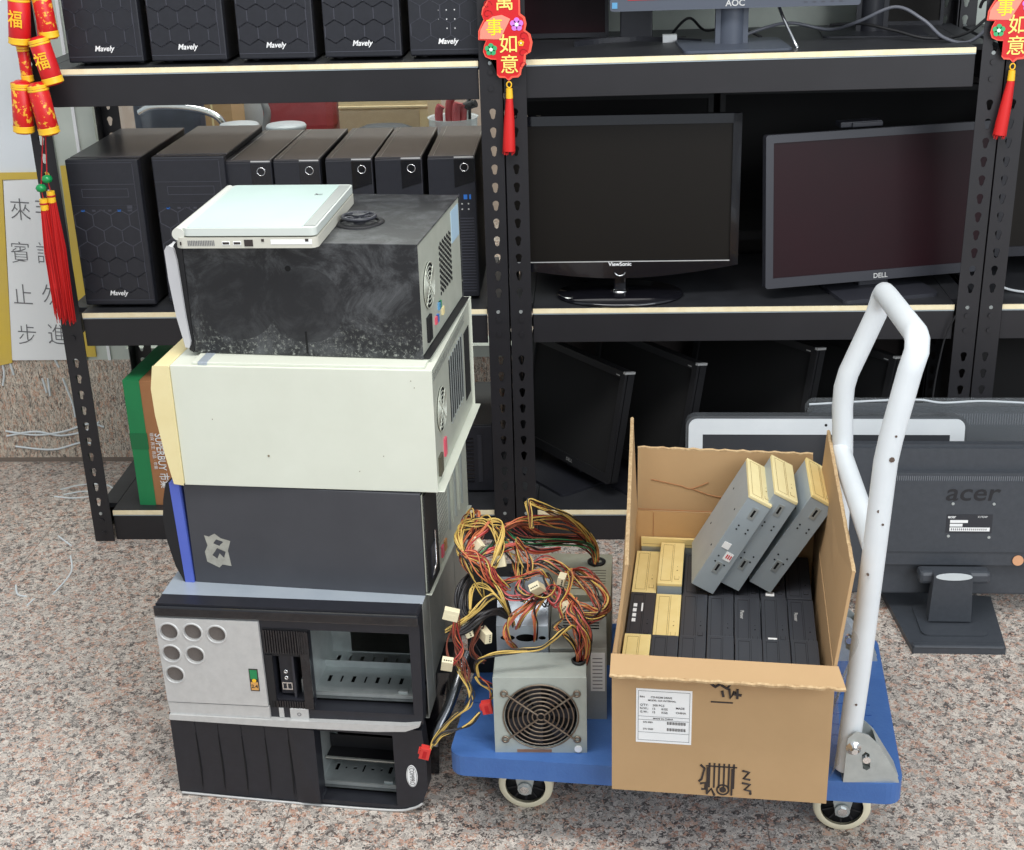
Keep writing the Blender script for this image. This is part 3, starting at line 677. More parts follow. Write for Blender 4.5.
b=MB(); b.plate([(-.093,-.105),(.088,-.105),(.108,.105),(-.115,.13)],[],0,.012,ACER); b.plate(rrect(-.065,.065,-.06,.06,.015),[],.012,.016,ACER); b.box(-.092,.086,-.106,-.09,.011,.018,ACER); b.build('stand_base',t,.005)
b=MB(); b.box(-.22,.02,.08,.095,.028,.04,YELLOWED); b.box(-.22,.02,.08,.095,0,.028,MATTE); o=b.build('strip_board'); place(o,(.62,2.62,0),0); tagit(o,'thin pale strip lying on the floor behind the white trolley tube','strip')

# ------------------------------------------------------------------ the stack of old cases
SXM=Matrix(((0,0,1,0),(1,0,0,0),(0,1,0,0),(0,0,0,1)))      # XY drawing -> right end (Y, Z), facing +X
BLUEM=mat('bluish_steel',srgb(166,176,186),.35,.3,noise=.4,nscale=10,col2=srgb(180,189,197))
REARM=mat('rear_plate',srgb(186,190,176),.45,.35,noise=.6,nscale=25,col2=srgb(204,207,194))
def bay(t,x0,x1,z0,z1,dep,y0=.03,low=False):
    b=MB(); F=Matrix.Translation((0,0,0))
    holes=[]
    n=8; 
    for row,(ya,yb) in enumerate(((y0+.03,y0+.05),(y0+.095,y0+.112))):
        if row and dep<.1: continue
        for k in range(n):
            xx=x0+.012+(x1-x0-.024)*k/(n-1); wv=.0035 if k%2 else .006
            if low and row==0: ya2,yb2=(ya,yb) if k%3==0 else (ya+.006,ya+.012)
            else: ya2,yb2=ya,yb
            holes.append(rect(xx-wv/2,xx+wv/2,ya2,yb2))
    b.plate(rect(x0-.004,x1+.004,y0,y0+dep),holes,z0+.008,z0+.0095,STEEL)
    b.box(x0-.004,x1+.004,y0,y0+.0015,z0-.004,z0+.009,STEEL)
    b.box(x0-.004,x1+.004,y0+.075,y0+.0765,z0+.009,z0+.022,STEEL)
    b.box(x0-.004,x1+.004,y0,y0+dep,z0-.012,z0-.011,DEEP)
    b.box(x0-.005,x0-.0035,y0,y0+dep,z0,z1+.008,STEEL); b.box(x1+.0035,x1+.005,y0,y0+dep,z0,z1+.008,STEEL)
    b.box(x0-.004,x1+.004,y0,y0+dep,z1+.007,z1+.008,STEEL)
    b.plate(rect(x0-.004,x1+.004,z0,z1+.006),[rect(x0+(.03 if dep>.1 else .002),x1-.001,z0+.011,z1+.004)],-y0-dep,-y0-dep+.0015,STEEL,M=FX)
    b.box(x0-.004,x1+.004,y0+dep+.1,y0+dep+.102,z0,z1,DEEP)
    for k in range(4): b.box(x0-.002,x1+.002,y0-.001,y0+.002,z0-.003+k*.0,z0+.001,STEEL)
    b.box(x1-.03,x1-.015,y0+.004,y0+.012,z0+.009,z0+.013,STEEL)
    b.build('drive_cage',t)
def shell(t,L,D,H,y0,m_top,m_side,m_left=None,name='case_shell'):
    b=MB(); e=.0012
    b.box(0,L,y0,D,H-e,H,m_top); b.box(0,L,y0,D,.0,e,m_side)
    b.box(0,e,y0,D,e,H-e,m_left or m_side); b.box(L-e,L,y0,D,e,H-e,m_side); b.box(e,L-e,D-e,D,e,H-e,m_side)
    for k in range(3): b.box(L,L+.0006,y0+.05+k*.12,y0+.052+k*.12,.01,H-.01,DULLST)
    return b.build(name,t,.001)
# case A: black front, lowest
tA=thing('computer_case','black fronted computer case with oval badge at the bottom of the stack','computer',(-.722,1.933,0),R(-6.1),'old cases in the stack')
W,H,D=.414,.168,.45
shell(tA,W-.004,D,H,.028,MATTE,MATTE)
out=[(0,.006),(.006,0),(.37,.0),(.410,.006),(.430,.022),(.440,.05),(.441,.10),(.436,H-.002),(0,H-.002)]
b=MB(); b.plate(out,[rect(.252,.386,.012,.152)],-.03,0,PLASTIC,M=FX); b.build('front_panel',tA,.004)
b=MB(); xs=[.004,.044,.084,.125,.166,.207,.252]
for i in range(6):
    x0,x1=xs[i],xs[i+1]; dy=.002 if i<5 else .010
    b.loft([(x0+.0012,0,.008),(x1-.0006,0,.008),(x1-.0006,-.0005,.008),(x0+.0012,-.0005,.008)],[(x0+.0012,0,.158),(x1-.0006,0,.158),(x1-.0006,-dy*.5,.158),(x0+.0012,-.001,.158)],PLASTIC)
    if i==5: b.loft([(x0+.002,0,.008),(x1+.004,0,.012),(x1+.004,-.012,.012),(x0+.006,-.003,.004)],[(x0+.002,0,.155),(x1+.002,0,.155),(x1+.002,-.006,.155),(x0+.002,-.003,.155)],PLASTIC)
for x in xs[1:6]:
    b.plate([(x-.0004,.02),(x+.0016,.05),(x+.0018,.075),(x-.0004,.13)],[],.001,.0024,DEEP,M=FX)
b.build('vented_cover',tA)
bay(tA,.252,.386,.020,.150,.085,low=True)
b=MB(); b.box(.25,.388,.05,.054,.058,.062,DULLST); b.box(.25,.388,.05,.1,.058,.0595,MATTE); b.box(.25,.388,.085,.087,.060,.085,MATTE); b.build('bay_rail',tA)
b=MB(); b.tube(spline([(.004,-.002,.004),(.2,-.003,.002),(.37,-.003,.003),(.412,-.002,.010),(.430,-.0,.02)],6),.0022,SILVERP,6); b.build('silver_trim',tA)
b=MB(); b.plate(circ(.415,.075,.0095,24,.0215),[],0,.0016,PAPER,M=FX); b.plate(circ(.415,.075,.0085,24,.0205),[circ(.415,.075,.008,24,.020)],.0016,.0019,INK,M=FX); bd=b.build('oval_badge',tA)
b=MB(); b.text('COMPRO',.0112,.415,.075,-.0021,INK,rot=R(-90),sx=.72); b.build('badge_lettering',bd)
# case B: silver panel
tB=thing('computer_case','computer case with silver front, six round vents and open drive bay, second from the floor','computer',(-.713,1.919,.168),R(-3.9),'old cases in the stack')
W,H,D=.433,.217,.45
shell(tB,W,D,H,.03,BLUEM,DULLST)
b=MB(); b.plate([(-.002,.010),(W-.004,.008),(W-.001,H-.006),(W-.004,H),(.0,H)],[rect(.244,.414,.026,.178),rect(.186,.234,.045,.128)],-.03,0,PLASTIC,M=FX); b.build('front_panel',tB,.002)
b=MB(); b.box(-.003,W-.001,-.006,.0,H-.0225,H-.003,GLOSS); b.build('top_strip',tB,.003)
VC=[(.019,.168),(.059,.169),(.099,.167),(.018,.127),(.058,.126),(.019,.087)]
b=MB(); b.plate([(.0,.034),(.172,.034),(.170,H-.024),(-.002,H-.024)],[circ(x,z,.0145,24) for x,z in VC],0,.007,SILVERP,M=FX); b.plate([(.002,.010),(.173,.010),(.173,.032),(.0,.032)],[],0,.006,SILVERP,M=FX)
b.build('silver_panel',tB,.001)
for x,z in VC:
    b=MB(); b.cyl((x,-.0018,z),(x,-.001,z),.0145,mat('mesh_brown',srgb(92,84,80),.7,noise=1,nscale=400,col2=srgb(120,112,106)),24)
    b.lathe([(.0145,-.004),(.0150,.0014),(.0172,.0010),(.0180,0)],(x,-.007,z),(0,-1,0),SILVERP,24); b.build('round_vent',tB)
b=MB(); b.box(.146,.161,-.0078,-.007,.063,.105,INK); b.box(.1475,.1595,-.0082,-.0078,.086,.103,GREENC); b.box(.1475,.1595,-.0082,-.0078,.065,.080,mat('badge_orange',srgb(214,160,90),.4)); b.plate(circ(.1535,.083,.0035,14),[],.0078,.0084,GOLD,M=FX)
b.text('2.4',.009,.1535,.072,-.0084,INK,bold=.03); b.build('spec_badge',tB)
b=MB()
for k in range(17): b.box(.175+k*.0043,.1775+k*.0043,-.004,.0,.134,H-.040,GLOSS)
b.box(.174,.249,-.001,.001,.128,H-.038,MATTE)
for k in range(17): b.box(.178+k*.0042,.1805+k*.0042,-.003,0,.030,.043,GLOSS)
b.box(.174,.186,-.003,0,.03,.13,MATTE); b.box(.234,.249,-.004,0,.03,.175,GLOSS); b.build('ribbed_frame',tB)
b=MB(); b.box(.186,.234,.034,.036,.04,.13,DEEP); b.box(.193,.214,.010,.030,.05,.126,PLASTIC); b.box(.2155,.219,.004,.03,.045,.128,PLASTIC2); b.box(.223,.234,.022,.03,.045,.07,STEEL)
for z in (.092,.080): b.lathe([(.0015,0),(.0015,.002),(.0038,.002),(.0038,0)],(.2025,.010,z),(0,-1,0),CHROME,14)
b.plate(rect(.195,.212,.058,.072),[rect(.1965,.2025,.060,.070),rect(.2045,.2105,.060,.070)],-.010,-.008,CHROME,M=FX); b.build('port_panel',tB)
b=MB(); b.box(.188,.196,-.003,0,.010,.029,SILVERP); b.box(.207,.238,-.004,0,.009,.029,SILVERP); b.lathe([(.0022,0),(.0022,.0008),(.0034,.0008),(.0034,0)],(.2225,-.004,.019),(0,-1,0),INKG,16); b.build('power_button',tB,.001)
bay(tB,.246,.413,.034,.176,.125)
b=MB(); pts=[(0,.004),(.2,.003),(.35,.003),(.41,.007),(.425,.016)]
b.plate([(0,.0),(.2,-.004),(.35,-.004),(.40,-.001),(.423,.009),(.426,.014),(.40,.0105),(.2,.009),(0,.010)],[],0,.010,SILVERP,M=FX); b.build('silver_lip',tB,.0015)
# rear-end helper for cases that turn their back to the right
def rear(t,L,y0,y1,z0,z1,kind):
    b=MB(); holes=[]
    fy=y0+(y1-y0)*(.20 if kind!='C' else .35); fz=z0+(z1-z0)*.55
    b.plate(rect(y0,y1,z0,z1),[],L-.012,L-.008,REARM,M=SXM)
    b.build('rear_plate',t)
    if kind!='C':
        g=MB(); x=L-.007
        g.cyl((L-.0085,fy,fz),(x+.0,fy,fz),.036,DEEP,28)
        for r_ in (.008,.015,.022,.029,.036): g.tube([(x+.001,fy+math.cos(a*PI/12)*r_,fz+math.sin(a*PI/12)*r_) for a in range(24)],.0011,REARM,5,True)
        for a in (45,135): 
            c,s_=math.cos(R(a))*.036,math.sin(R(a))*.036; g.tube([(x+.0015,fy-c,fz-s_),(x+.0015,fy+c,fz+s_)],.0011,REARM,5)
        g.build('fan_grille',t)
    g=MB(); x=L-.008
    py0=y0+(y1-y0)*.45
    if kind=='E':
        for i in range(11):
            for j in range(9):
                yy=py0+.008+i*.0085; zz=z0+.055+j*.0095+(i%2)*.0045
                if zz<z1-.02: g.cyl((x,yy,zz),(x+.0008,yy,zz),.0035,DEEP,6)
        for k,(c,a) in enumerate(((PINK,.30),(TEAL,.38),(YELLOWED,.46),(GREENC,.40),(BLUEUSB,.33))): g.box(x,x+.003,y0+(y1-y0)*a,y0+(y1-y0)*a+.012,z0+.02+.016*(k%2),z0+.032+.016*(k%2),c)
        g.box(x,x+.004,y0+.035,y0+.060,z0+.01,z0+.05,MATTE)
    elif kind=='D':
        for k in range(7):
            yy=y0+(y1-y0)*.42+k*.019
            g.box(x,x+.001,yy,yy+.004,z0+.05,z1-.035,DEEP); g.box(x,x+.002,yy+.005,yy+.009,z0+.045,z1-.03,STEEL)
        g.box(x,x+.0012,y0+(y1-y0)*.82,y0+(y1-y0)*.95,z0+.03,z1-.04,DEEP)
        g.box(x,x+.004,y0+.03,y0+.055,z0+.008,z0+.04,mat('grimy_socket',srgb(84,80,66),.7))
        g.box(x,x+.003,y0+.08,y0+.095,z0+.02,z0+.05,PINK)
        for k in range(3): g.box(x,x+.0015,y0+.02,y1-.06,z1-.020+k*.005,z1-.018+k*.005,DULLST)
    else:
        g.box(x-.002,x+.002,y0,y0+.078,z0,z1,MATTE); g.box(x,x+.004,y0+.02,y0+.05,z0+.015,z0+.07,PLASTIC2); g.tube([(x+.004,y0+.022,z0+.02),(x+.004,y0+.048,z0+.03),(x+.004,y0+.048,z0+.09)],.002,CHROME,6)
        for k in range(16): g.box(x,x+.001,y0+.088,y0+.155,z0+.04+k*.008,z0+.043+k*.008,DULLST)
        for k in range(5): g.box(x,x+.003,y0+.165+k*.026,y0+.170+k*.026,z0+.03,z1-.01,REARM if k%2 else STEEL)
        g.box(x,x+.003,y0+.10,y0+.112,z0+.01,z0+.03,PINK); g.box(x,x+.003,y0+.12,y0+.135,z0+.012,z0+.03,mat('port_orange',srgb(196,140,90),.5))
    g.build('rear_ports',t)
def cover(t,x0,L,D,H,m,flange,name='case_cover'):
    b=MB(); e=.0015
    b.box(x0,L,0,e,0,H,m); b.box(x0,L,e,D,H-e,H,m); b.box(x0,L,D-e,D,0,H-e,m); b.box(x0,L,e,D-e,0,e,flange); b.box(x0,x0+e,e,D-e,e,H-e,m)
    b.box(L-.001,L+.010,e,D-.002,-.0,.0016,flange)
    b.build(name,t,.0008)
# case C: dark with blue stripe
tC=thing('computer_case','dark computer case with a blue stripe and torn sticker, third from the floor','computer',(-.692,1.992,.385),R(-6.5),'old cases in the stack')
W,H,D=.418,.180,.335
DK=mat('charcoal_cover',srgb(58,59,64),.5,noise=.6,nscale=9,col2=srgb(68,69,74))
cover(tC,.027,W,D,H,DK,REARM)
b=MB(); b.plate([(.008,.0),(-.004,.028),(-.013,.075),(-.015,.115),(-.010,.15),(-.002,H),(.012,H),(.012,0)],[],-D,.0015,MATTE,M=FX); b.build('front_bezel',tC,.002)
b=MB(); b.plate([(.010,0),(.0255,0),(.0205,H+.001),(.004,H+.001)],[],-D,.0025,BLUESTR,M=FX); b.build('blue_stripe',tC)
b=MB(); b.plate([(.052,.040),(.072,.030),(.078,.036),(.093,.034),(.090,.062),(.096,.080),(.080,.084),(.070,.092),(.060,.086),(.052,.088),(.056,.070),(.050,.058)],[[(.062,.052),(.070,.046),(.075,.056),(.082,.048),(.086,.060),(.072,.066)],[(.066,.074),(.076,.070),(.084,.078),(.072,.082)]],0,.0005,mat('torn_sticker',srgb(190,188,176),.7,noise=1,nscale=60,col2=srgb(120,118,110)),M=FX); b.build('torn_sticker',tC)
rear(tC,W+.012,.004,D-.004,.004,H-.004,'C')
# case D: ivory
tD=thing('computer_case','ivory computer case with yellowed bezel under the dusty black case','computer',(-.660,1.980,.567),R(-4.4),'old cases in the stack')
W,H,D=.413,.203,.375
cover(tD,.001,W,D,H,IVORY,IVORY)
b=MB(); b.plate([(-.016,.002),(-.024,.05),(-.032,.12),(-.033,.165),(-.026,H),(.0005,H),(.0005,0)],[],-D,.003,YELLOWED,M=FX); b.build('front_bezel',tD,.003)
b=MB(); b.box(.035,W-.012,.006,D-.03,H,H+.0045,IVORY); b.box(.045,.060,.004,.05,H+.0,H+.0055,BLUEM); b.build('side_lid',tD,.001)
b=MB(); 
for k,(x,z) in enumerate(((.145,.055),(.33,.06),(.38,.186),(.385,.175),(.060,.115),(.29,.033))): b.cyl((x,-.0006,z),(x,.0005,z),.0008 if k else .0018,mat('speck_brown',srgb(130,118,96),.7),8)
b.build('dirt_speck',tD)
rear(tD,W+.004,.004,D-.004,.004,H-.006,'D')
# case E: dusty black
tE=thing('computer_case','dusty black computer case with grey bezel lying under the white laptop','computer',(-.630,2.024,.7755),R(-6.2),'old cases in the stack')
W,H,D=.368,.180,.318
cover(tE,.0,W,D,H,DUSTY,MATTE)
b=MB(); b.plate([(-.008,.004),(-.014,.08),(-.016,.13),(-.016,.168),(-.010,H-.002),(.0,H-.002),(.0,.0)],[],-D,.001,MATTE,M=FX); b.build('bezel_frame',tE,.002)
b=MB(); b.plate([(-.012,.010),(-.021,.06),(-.026,.12),(-.027,.166),(-.022,H-.006),(-.012,H-.009),(-.009,H-.03),(-.006,.06),(-.003,.020),(-.005,.010)],[],-.02,.006,mat('pale_bezel',srgb(190,190,192),.45),M=FX); b.build('grey_bezel',tE,.004)
b=MB(); c=(.246,.125,H)
b.lathe([(.040,0),(.040,.0015),(.030,.003),(.030,0)],c,(0,0,1),MATTE,28); b.tube([(c[0]+math.cos(a*PI/14)*.026,c[1]+math.sin(a*PI/14)*.026,H+.010) for a in range(28)],.003,PLASTIC2,8,True)
b.cyl((c[0],c[1],H),(c[0],c[1],H+.014),.010,PLASTIC2,16)
for a in (20,65,110,155): b.tube([(c[0]-math.cos(R(a))*.026,c[1]-math.sin(R(a))*.026,H+.010),(c[0]+math.cos(R(a))*.026,c[1]+math.sin(R(a))*.026,H+.010)],.0018,PLASTIC2,6)
b.build('round_side_vent',tE)
b=MB(); b.cyl((.165,-.0012,.140),(.165,0,.140),.0045,DEEP,12); b.box(.183,.186,-.0008,0,.004,.04,DEEP); b.build('side_hole',tE)
rear(tE,W+.006,.004,D-.004,.003,H-.004,'E')
b=MB(); b.box(W-.006,W-.001,D-.070,D-.012,.115,.168,mat('pale_blue_sticker',srgb(170,196,214),.5)); b.build('rear_sticker',tE)
# the laptop
t=thing('laptop','closed white laptop lying on top of the dusty black case','laptop',(-.626,1.978,.9565),R(-2))
W,D=.216,.285
b=MB(); b.plate(rrect(0,W,0,D,.012,5),[],.0,.016,mat('laptop_base',srgb(196,194,182),.45)); b.build('base',t,.003)
LID=mat('laptop_lid',srgb(184,205,198),.32,noise=.3,nscale=5,col2=srgb(192,212,206))
b=MB(); b.plate(rrect(.012,W-.001,.001,D-.001,.010,5),[],.0185,.030,mat('laptop_rim',srgb(200,206,200),.4)); b.plate(rrect(.018,W-.022,.005,D-.005,.006,5),[],.030,.0308,LID); b.build('lid',t,.003)
b=MB(); b.box(W-.021,W-.004,.012,D-.012,.0300,.0312,mat('laptop_grey_strip',srgb(156,160,156),.4)); b.build('latch_strip',t)
b=MB(); b.cyl((.006,.002,.021),(.006,D-.002,.021),.0095,mat('laptop_hinge',srgb(202,203,194),.45),18); b.build('hinge_bar',t)
b=MB()
for k in range(16): b.box(.020+k*.0026,.0214+k*.0026,-.0006,.001,.004,.012,INKG)
for x in (.072,.089): b.box(x,x+.012,-.0007,.001,.005,.0105,PAPER); b.box(x+.001,x+.011,-.0009,.001,.006,.0095,INK)
b.box(.106,.119,-.0009,.001,.003,.013,INK); b.box(.146,.208,-.0005,.001,.006,.013,PAPER); b.box(.132,.136,-.0008,.001,.010,.014,INK); b.box(.198,.203,-.0008,.001,.010,.014,INK); b.box(.008,.010,-.001,.001,.005,.010,INK)
b.build('side_ports',t)
b=MB(); b.text('FUJITSU',.0,0,0,0,INKG) if False else None
b.tube(spline([(.168,.205,.0312),(.172,.210,.0312),(.168,.214,.0312)],4),.0006,INKG,5); b.box(.172,.180,.206,.2068,.031,.0313,INKG); b.box(.172,.180,.211,.2118,.031,.0313,INKG); b.build('lid_mark',t)

# ------------------------------------------------------------------ platform trolley
TR=thing('platform_trolley','blue platform trolley with folded up white tube handle carrying the cardboard box','trolley',(-.238,1.822,0),R(-5.2))
W,D,ZT,ZB=.703,.43,.165,.128
b=MB(); b.plate(rrect(0,W,0,D,.025,5),[],ZB,ZT,BLUEP)
b.build('platform',TR,.005,seg=3)
b=MB()
for k in range(9): b.box(W-.012-.085,W-.012-.02,.06+k*.03,.0612+k*.03,ZT,ZT+.0012,mat('rib_blue',srgb(46,84,150),.5))
for k in range(5): b.box(.01,.2,.15+k*.05,.1515+k*.05,ZT,ZT+.0006,mat('rib_blue',(0,0,0)))
b.build('grip_ribs',TR)
for x,y in ((.108,.105),(.625,.105),(.108,.34),(.625,.34)):
    b=MB(); r=.046; b.lathe([(.034,-.014),(.043,-.0145),(r,-.010),(r,.010),(.043,.0145),(.034,.014)],(x,y,r),(0,1,0),RUBBER,32)
    w=b.build('wheel',TR)
    b=MB(); b.lathe([(.0,-.008),(.010,-.009),(.012,-.006),(.034,-.008),(.034,.008),(.012,.006),(.010,.009),(0,.008)],(x,y,r),(0,1,0),MATTE,28)
    for k in range(10):
        a=2*PI*k/10; b.box(-.0015,.0015,-.0095,.0095,.012,.033,MATTE,M=Matrix.Translation((x,y,r))@Matrix.Rotation(a,4,'Y'))
    b.build('hub',w)
    b=MB(); 
    for sy in (-1,1): b.plate([(x-.010,r-.012),(x+.010,r-.012),(x+.028,ZB),(x-.028,ZB)],[],-(y+sy*.018)-.001,-(y+sy*.018)+.001,STEEL,M=FX)
    b.box(x-.035,x+.035,y-.03,y+.03,ZB-.002,ZB,STEEL); b.cyl((x,y-.026,r),(x,y+.026,r),.008,CHROME,6,smooth=False); b.cyl((x,y-.023,r),(x,y-.021,r),.012,STEEL,18)
    b.build('caster_bracket',TR)
def Wd(name,parent,b,bev=0): return b.build(name,parent,bev,world=True)
HT=[(.379,1.789,.175),(.388,1.789,.35),(.400,1.789,.655),(.4015,1.789,.69),(.406,1.789,.725),(.424,1.789,.825),(.431,1.791,.852),(.4335,1.803,.864),(.437,1.83,.864),
    (.446,2.075,.842),(.4475,2.10,.838),(.447,2.112,.828),(.441,2.114,.80),(.404,2.115,.70),(.399,2.116,.675),(.3985,2.117,.64),(.4045,2.12,.56),(.410,2.12,.175)]
b=MB(); b.tube(HT,.0168,WPAINT,18); b.tube([(.394,1.789,.557),(.400,2.12,.563)],.0165,WPAINT,16); Wd('handle',TR,b)
b=MB()
for p,s_ in (((.409,1.7715,.735),.0018),((.394,1.773,.62),.0025),((.401,1.7715,.60),.0018),((.417,1.773,.79),.0018),((.384,1.7712,.30),.0018),((.386,1.7712,.52),.0018),((.406,1.7712,.70),.004)): b.cyl(p,(p[0],p[1]+.004,p[2]),s_,mat('chip_dark',srgb(90,74,64),.7),7)
Wd('paint_chip',TR,b)
for (x,y) in ((.378,1.779),(.409,2.12)):
    b=MB()
    out=[(x-.006,ZT),(x+.078,ZT),(x+.075,ZT+.012),(x+.040,ZT+.072),(x+.026,ZT+.086),(x+.008,ZT+.092),(x-.004,ZT+.08)]
    sl=[(x+.022,ZT+.025),(x+.028,ZT+.022),(x+.033,ZT+.026),(x+.030,ZT+.052),(x+.024,ZT+.056),(x+.019,ZT+.050)]
    for yy in (y-.013,y+.026): b.plate(out,[sl],-yy-.001,-yy+.001,STEEL,M=FX)
    b.plate([(x-.006,y-.013),(x+.078,y-.013),(x+.078,y+.026),(x-.006,y+.026)],[],ZT,ZT+.002,STEEL); b.loft([(x+.075,y-.012,ZT+.01),(x+.077,y-.012,ZT+.01),(x+.077,y+.026,ZT+.01),(x+.075,y+.026,ZT+.01)],[(x+.040,y-.012,ZT+.070),(x+.042,y-.012,ZT+.070),(x+.042,y+.026,ZT+.070),(x+.040,y+.026,ZT+.070)],STEEL)
    br=Wd('handle_bracket',TR,b)
    b=MB(); b.lathe([(0,.004),(.006,.004),(.006,0),(.0115,0),(.012,-.002)],(x+.006,y-.0145,ZT+.062),(0,-1,0),CHROME,18); b.cyl((x+.006,y-.024,ZT+.062),(x+.006,y-.014,ZT+.062),.005,CHROME,6,smooth=False)
    b.cyl((x+.026,y-.018,ZT+.043),(x+.026,y-.012,ZT+.043),.006,CHROME,12)
    o=b.build('bolt',None); 
    inv=TR.matrix_basis.inverted(); o.data.transform(inv); o.parent=br

# ------------------------------------------------------------------ cardboard box
CB=thing('cardboard_box','open cardboard box full of optical drives on the blue trolley','box',(.020,1.742,ZT),R(-5.3))
W,D,H=.320,.488,.236; e=.0045
b=MB(); b.box(0,W,0,e,0,H,CARD); b.box(0,e,e,D,0,H,CARD); b.box(W-e,W,e,D,0,H,CARD); b.box(e,W-e,D-e,D,0,H,CARD); b.box(e,W-e,e,D-e,0,e,CARD); b.box(e,W-e,D-e-.001,D-e,.008,H,CARDIN); b.build('box_body',CB,.0015)
def flap(name,q0,q1,q2,q3,th):    # quad with thickness vector
    th=Vector(th); A=[Vector(q) for q in (q0,q1,q2,q3)]; b=MB()
    b.loft(A,[p+th for p in A],CARD)
    # corrugated edge strip along q2-q3 (free edge)
    n=28; P2,P3=A[2]+th*.5,A[3]+th*.5; d=(A[2]-A[1]).normalized()
    pts=[P2.lerp(P3,i/n)+d*(.0012*math.sin(i*2.4)+.0006) for i in range(n+1)]
    b.tube(pts,.0029,CARDEDGE,5,smooth=False)
    return b.build(name,CB)
zf=H
flap('left_flap',(.002,.0,zf),(.002,D-.004,zf),(-.005,D-.022,zf+.183),(.018,.008,zf+.146),(.0045,0,0))
flap('right_flap',(W-.004,.0,zf-.004),(W-.004,D-.004,zf),(W+.004,D-.035,zf+.176),(W+.014,.016,zf+.148),(.0045,0,0))
flap('rear_flap',(.006,D-.001,zf),(W-.006,D-.001,zf),(W-.014,D+.001,zf+.116),(.006,D+.001,zf+.118),(0,.0045,0))
flap('front_flap',(-.001,-.001,zf+.001),(W+.003,-.001,zf),(W+.012,-.034,zf-.014),(.000,-.036,zf-.012),(0,0,.0045))
b=MB(); b.box(.007,.035,D-.006,D-.0047,H*.55,H+.001,CARDIN); b.tube([(.035,D-.0062,H*.5),(.035,D-.0062,H-.002)],.0007,BROWNC,4); b.tube([(.008,D-.0062,H+.004),(W-.01,D-.0062,H+.004)],.0008,BROWNC,4)
b.tube(spline([(.03,D-.001,H+.06),(.08,D-.001,H+.05),(.10,D-.001,H+.045),(.13,D-.001,H+.058)],5),.0009,BROWNC,4); b.tube(spline([(.10,D-.001,H+.045),(.16,D-.001,H+.03),(.24,D-.001,H+.055)],5),.0009,BROWNC,4); b.build('crease',CB)
# shipping label
b=MB(); y=-.0008; x0,z0,w,h=.036,.090,.082,.094
b.box(x0,x0+w,y,0,z0,z0+h,PAPER); lb=b.build('shipping_label',CB)
b=MB(); y2=y-.0003
def rct(a,c,d,f_,m=INKG): b.box(x0+a,x0+c,y2,y,z0+d,z0+f_,m)
rct(.003,w-.003,h-.004,h-.0034); rct(.003,w-.003,.004,.0046); rct(.003,.0036,.004,h-.0034); rct(w-.0036,w-.003,.004,h-.0034)
for zz in (.018,.040,.046,.0): 
    if zz: rct(.003,w-.003,zz,zz+.0005)
b.build('label_frame',lb)
b=MB()
for s_,xx,zz,sz in (("P/N",.009,.080,.0045),("CD-ROM DRIVE",.037,.080,.0045),('MODEL 52X INTERNAL',.038,.0745,.004),("Q'TY:",.012,.066,.005),('200 PCS',.033,.066,.005),('N.W.:',.012,.060,.005),('13',.026,.060,.005),('KGS',.042,.060,.005),('G.W.:',.012,.054,.005),('15',.026,.054,.005),('KGS',.042,.054,.005),('MADE IN CHINA',.040,.043,.004),('S/N 0001',.018,.036,.004),('S/N 0200',.018,.024,.004),('MADE',.065,.063,.0048),('CHINA',.066,.055,.0048)):
    b.text(s_,sz,x0+xx,z0+zz,y2-.0001,INK,bold=.015)
for zz in (.0335,.0225):
    for k in range(20): b.box(x0+.046+k*.0014,x0+.0466+k*.0014+(.0004 if k%3==0 else 0),y2,y,z0+zz,z0+zz+.005,INK)
b.build('label_print',lb)
b=MB(); y=-.0010; cx=.163
for k in range(6): b.box(cx-.018+k*.0072,cx-.0153+k*.0072,y,0,.016,.060,INK)
b.box(cx-.022,cx+.024,y,0,.0535,.0555,INK)
b.plate(circ(cx+.004,.013,.010,20),[circ(cx+.004,.013,.0075,20)],0,-y,INK,M=FX); b.plate(circ(cx+.004,.013,.005,16),[],0,-y,INK,M=FX)
for pts in ([(cx-.030,.056),(cx-.024,.050),(cx-.028,.030),(cx-.032,.026)],[(cx-.030,.022),(cx-.022,.024),(cx-.022,.012),(cx-.028,.012)],[(cx+.032,.050),(cx+.042,.048),(cx+.034,.036),(cx+.044,.034)],[(cx+.032,.028),(cx+.044,.026),(cx+.036,.016),(cx+.045,.014),(cx+.045,.008)],[(cx-.02,.004),(cx-.013,.014),(cx-.008,.002)],[(cx+.017,.004),(cx+.017,.052)],[(cx-.0195,.004),(cx-.0195,.052)]):
    b.tube([(p[0],-.0003,p[1]) for p in pts],.0020,INK,4,smooth=False)
for pts in ([(cx-.022,H-.034),(cx-.012,H-.042),(cx-.005,H-.036)],[(cx-.004,H-.038),(cx+.005,H-.044),(cx+.010,H-.035)],[(cx-.002,H-.048),(cx+.0,H-.058)],[(cx+.008,H-.044),(cx+.010,H-.060),(cx+.016,H-.048)],[(cx+.020,H-.044),(cx+.020,H-.060)],[(cx+.014,H-.052),(cx+.026,H-.054)]):
    b.tube([(p[0],-.0003,p[1]) for p in pts],.0024,INK,4,smooth=False)
b.box(cx-.018,cx+.014,y,0,H-.069,H-.0670,INK)
b.build('printed_mark',CB)
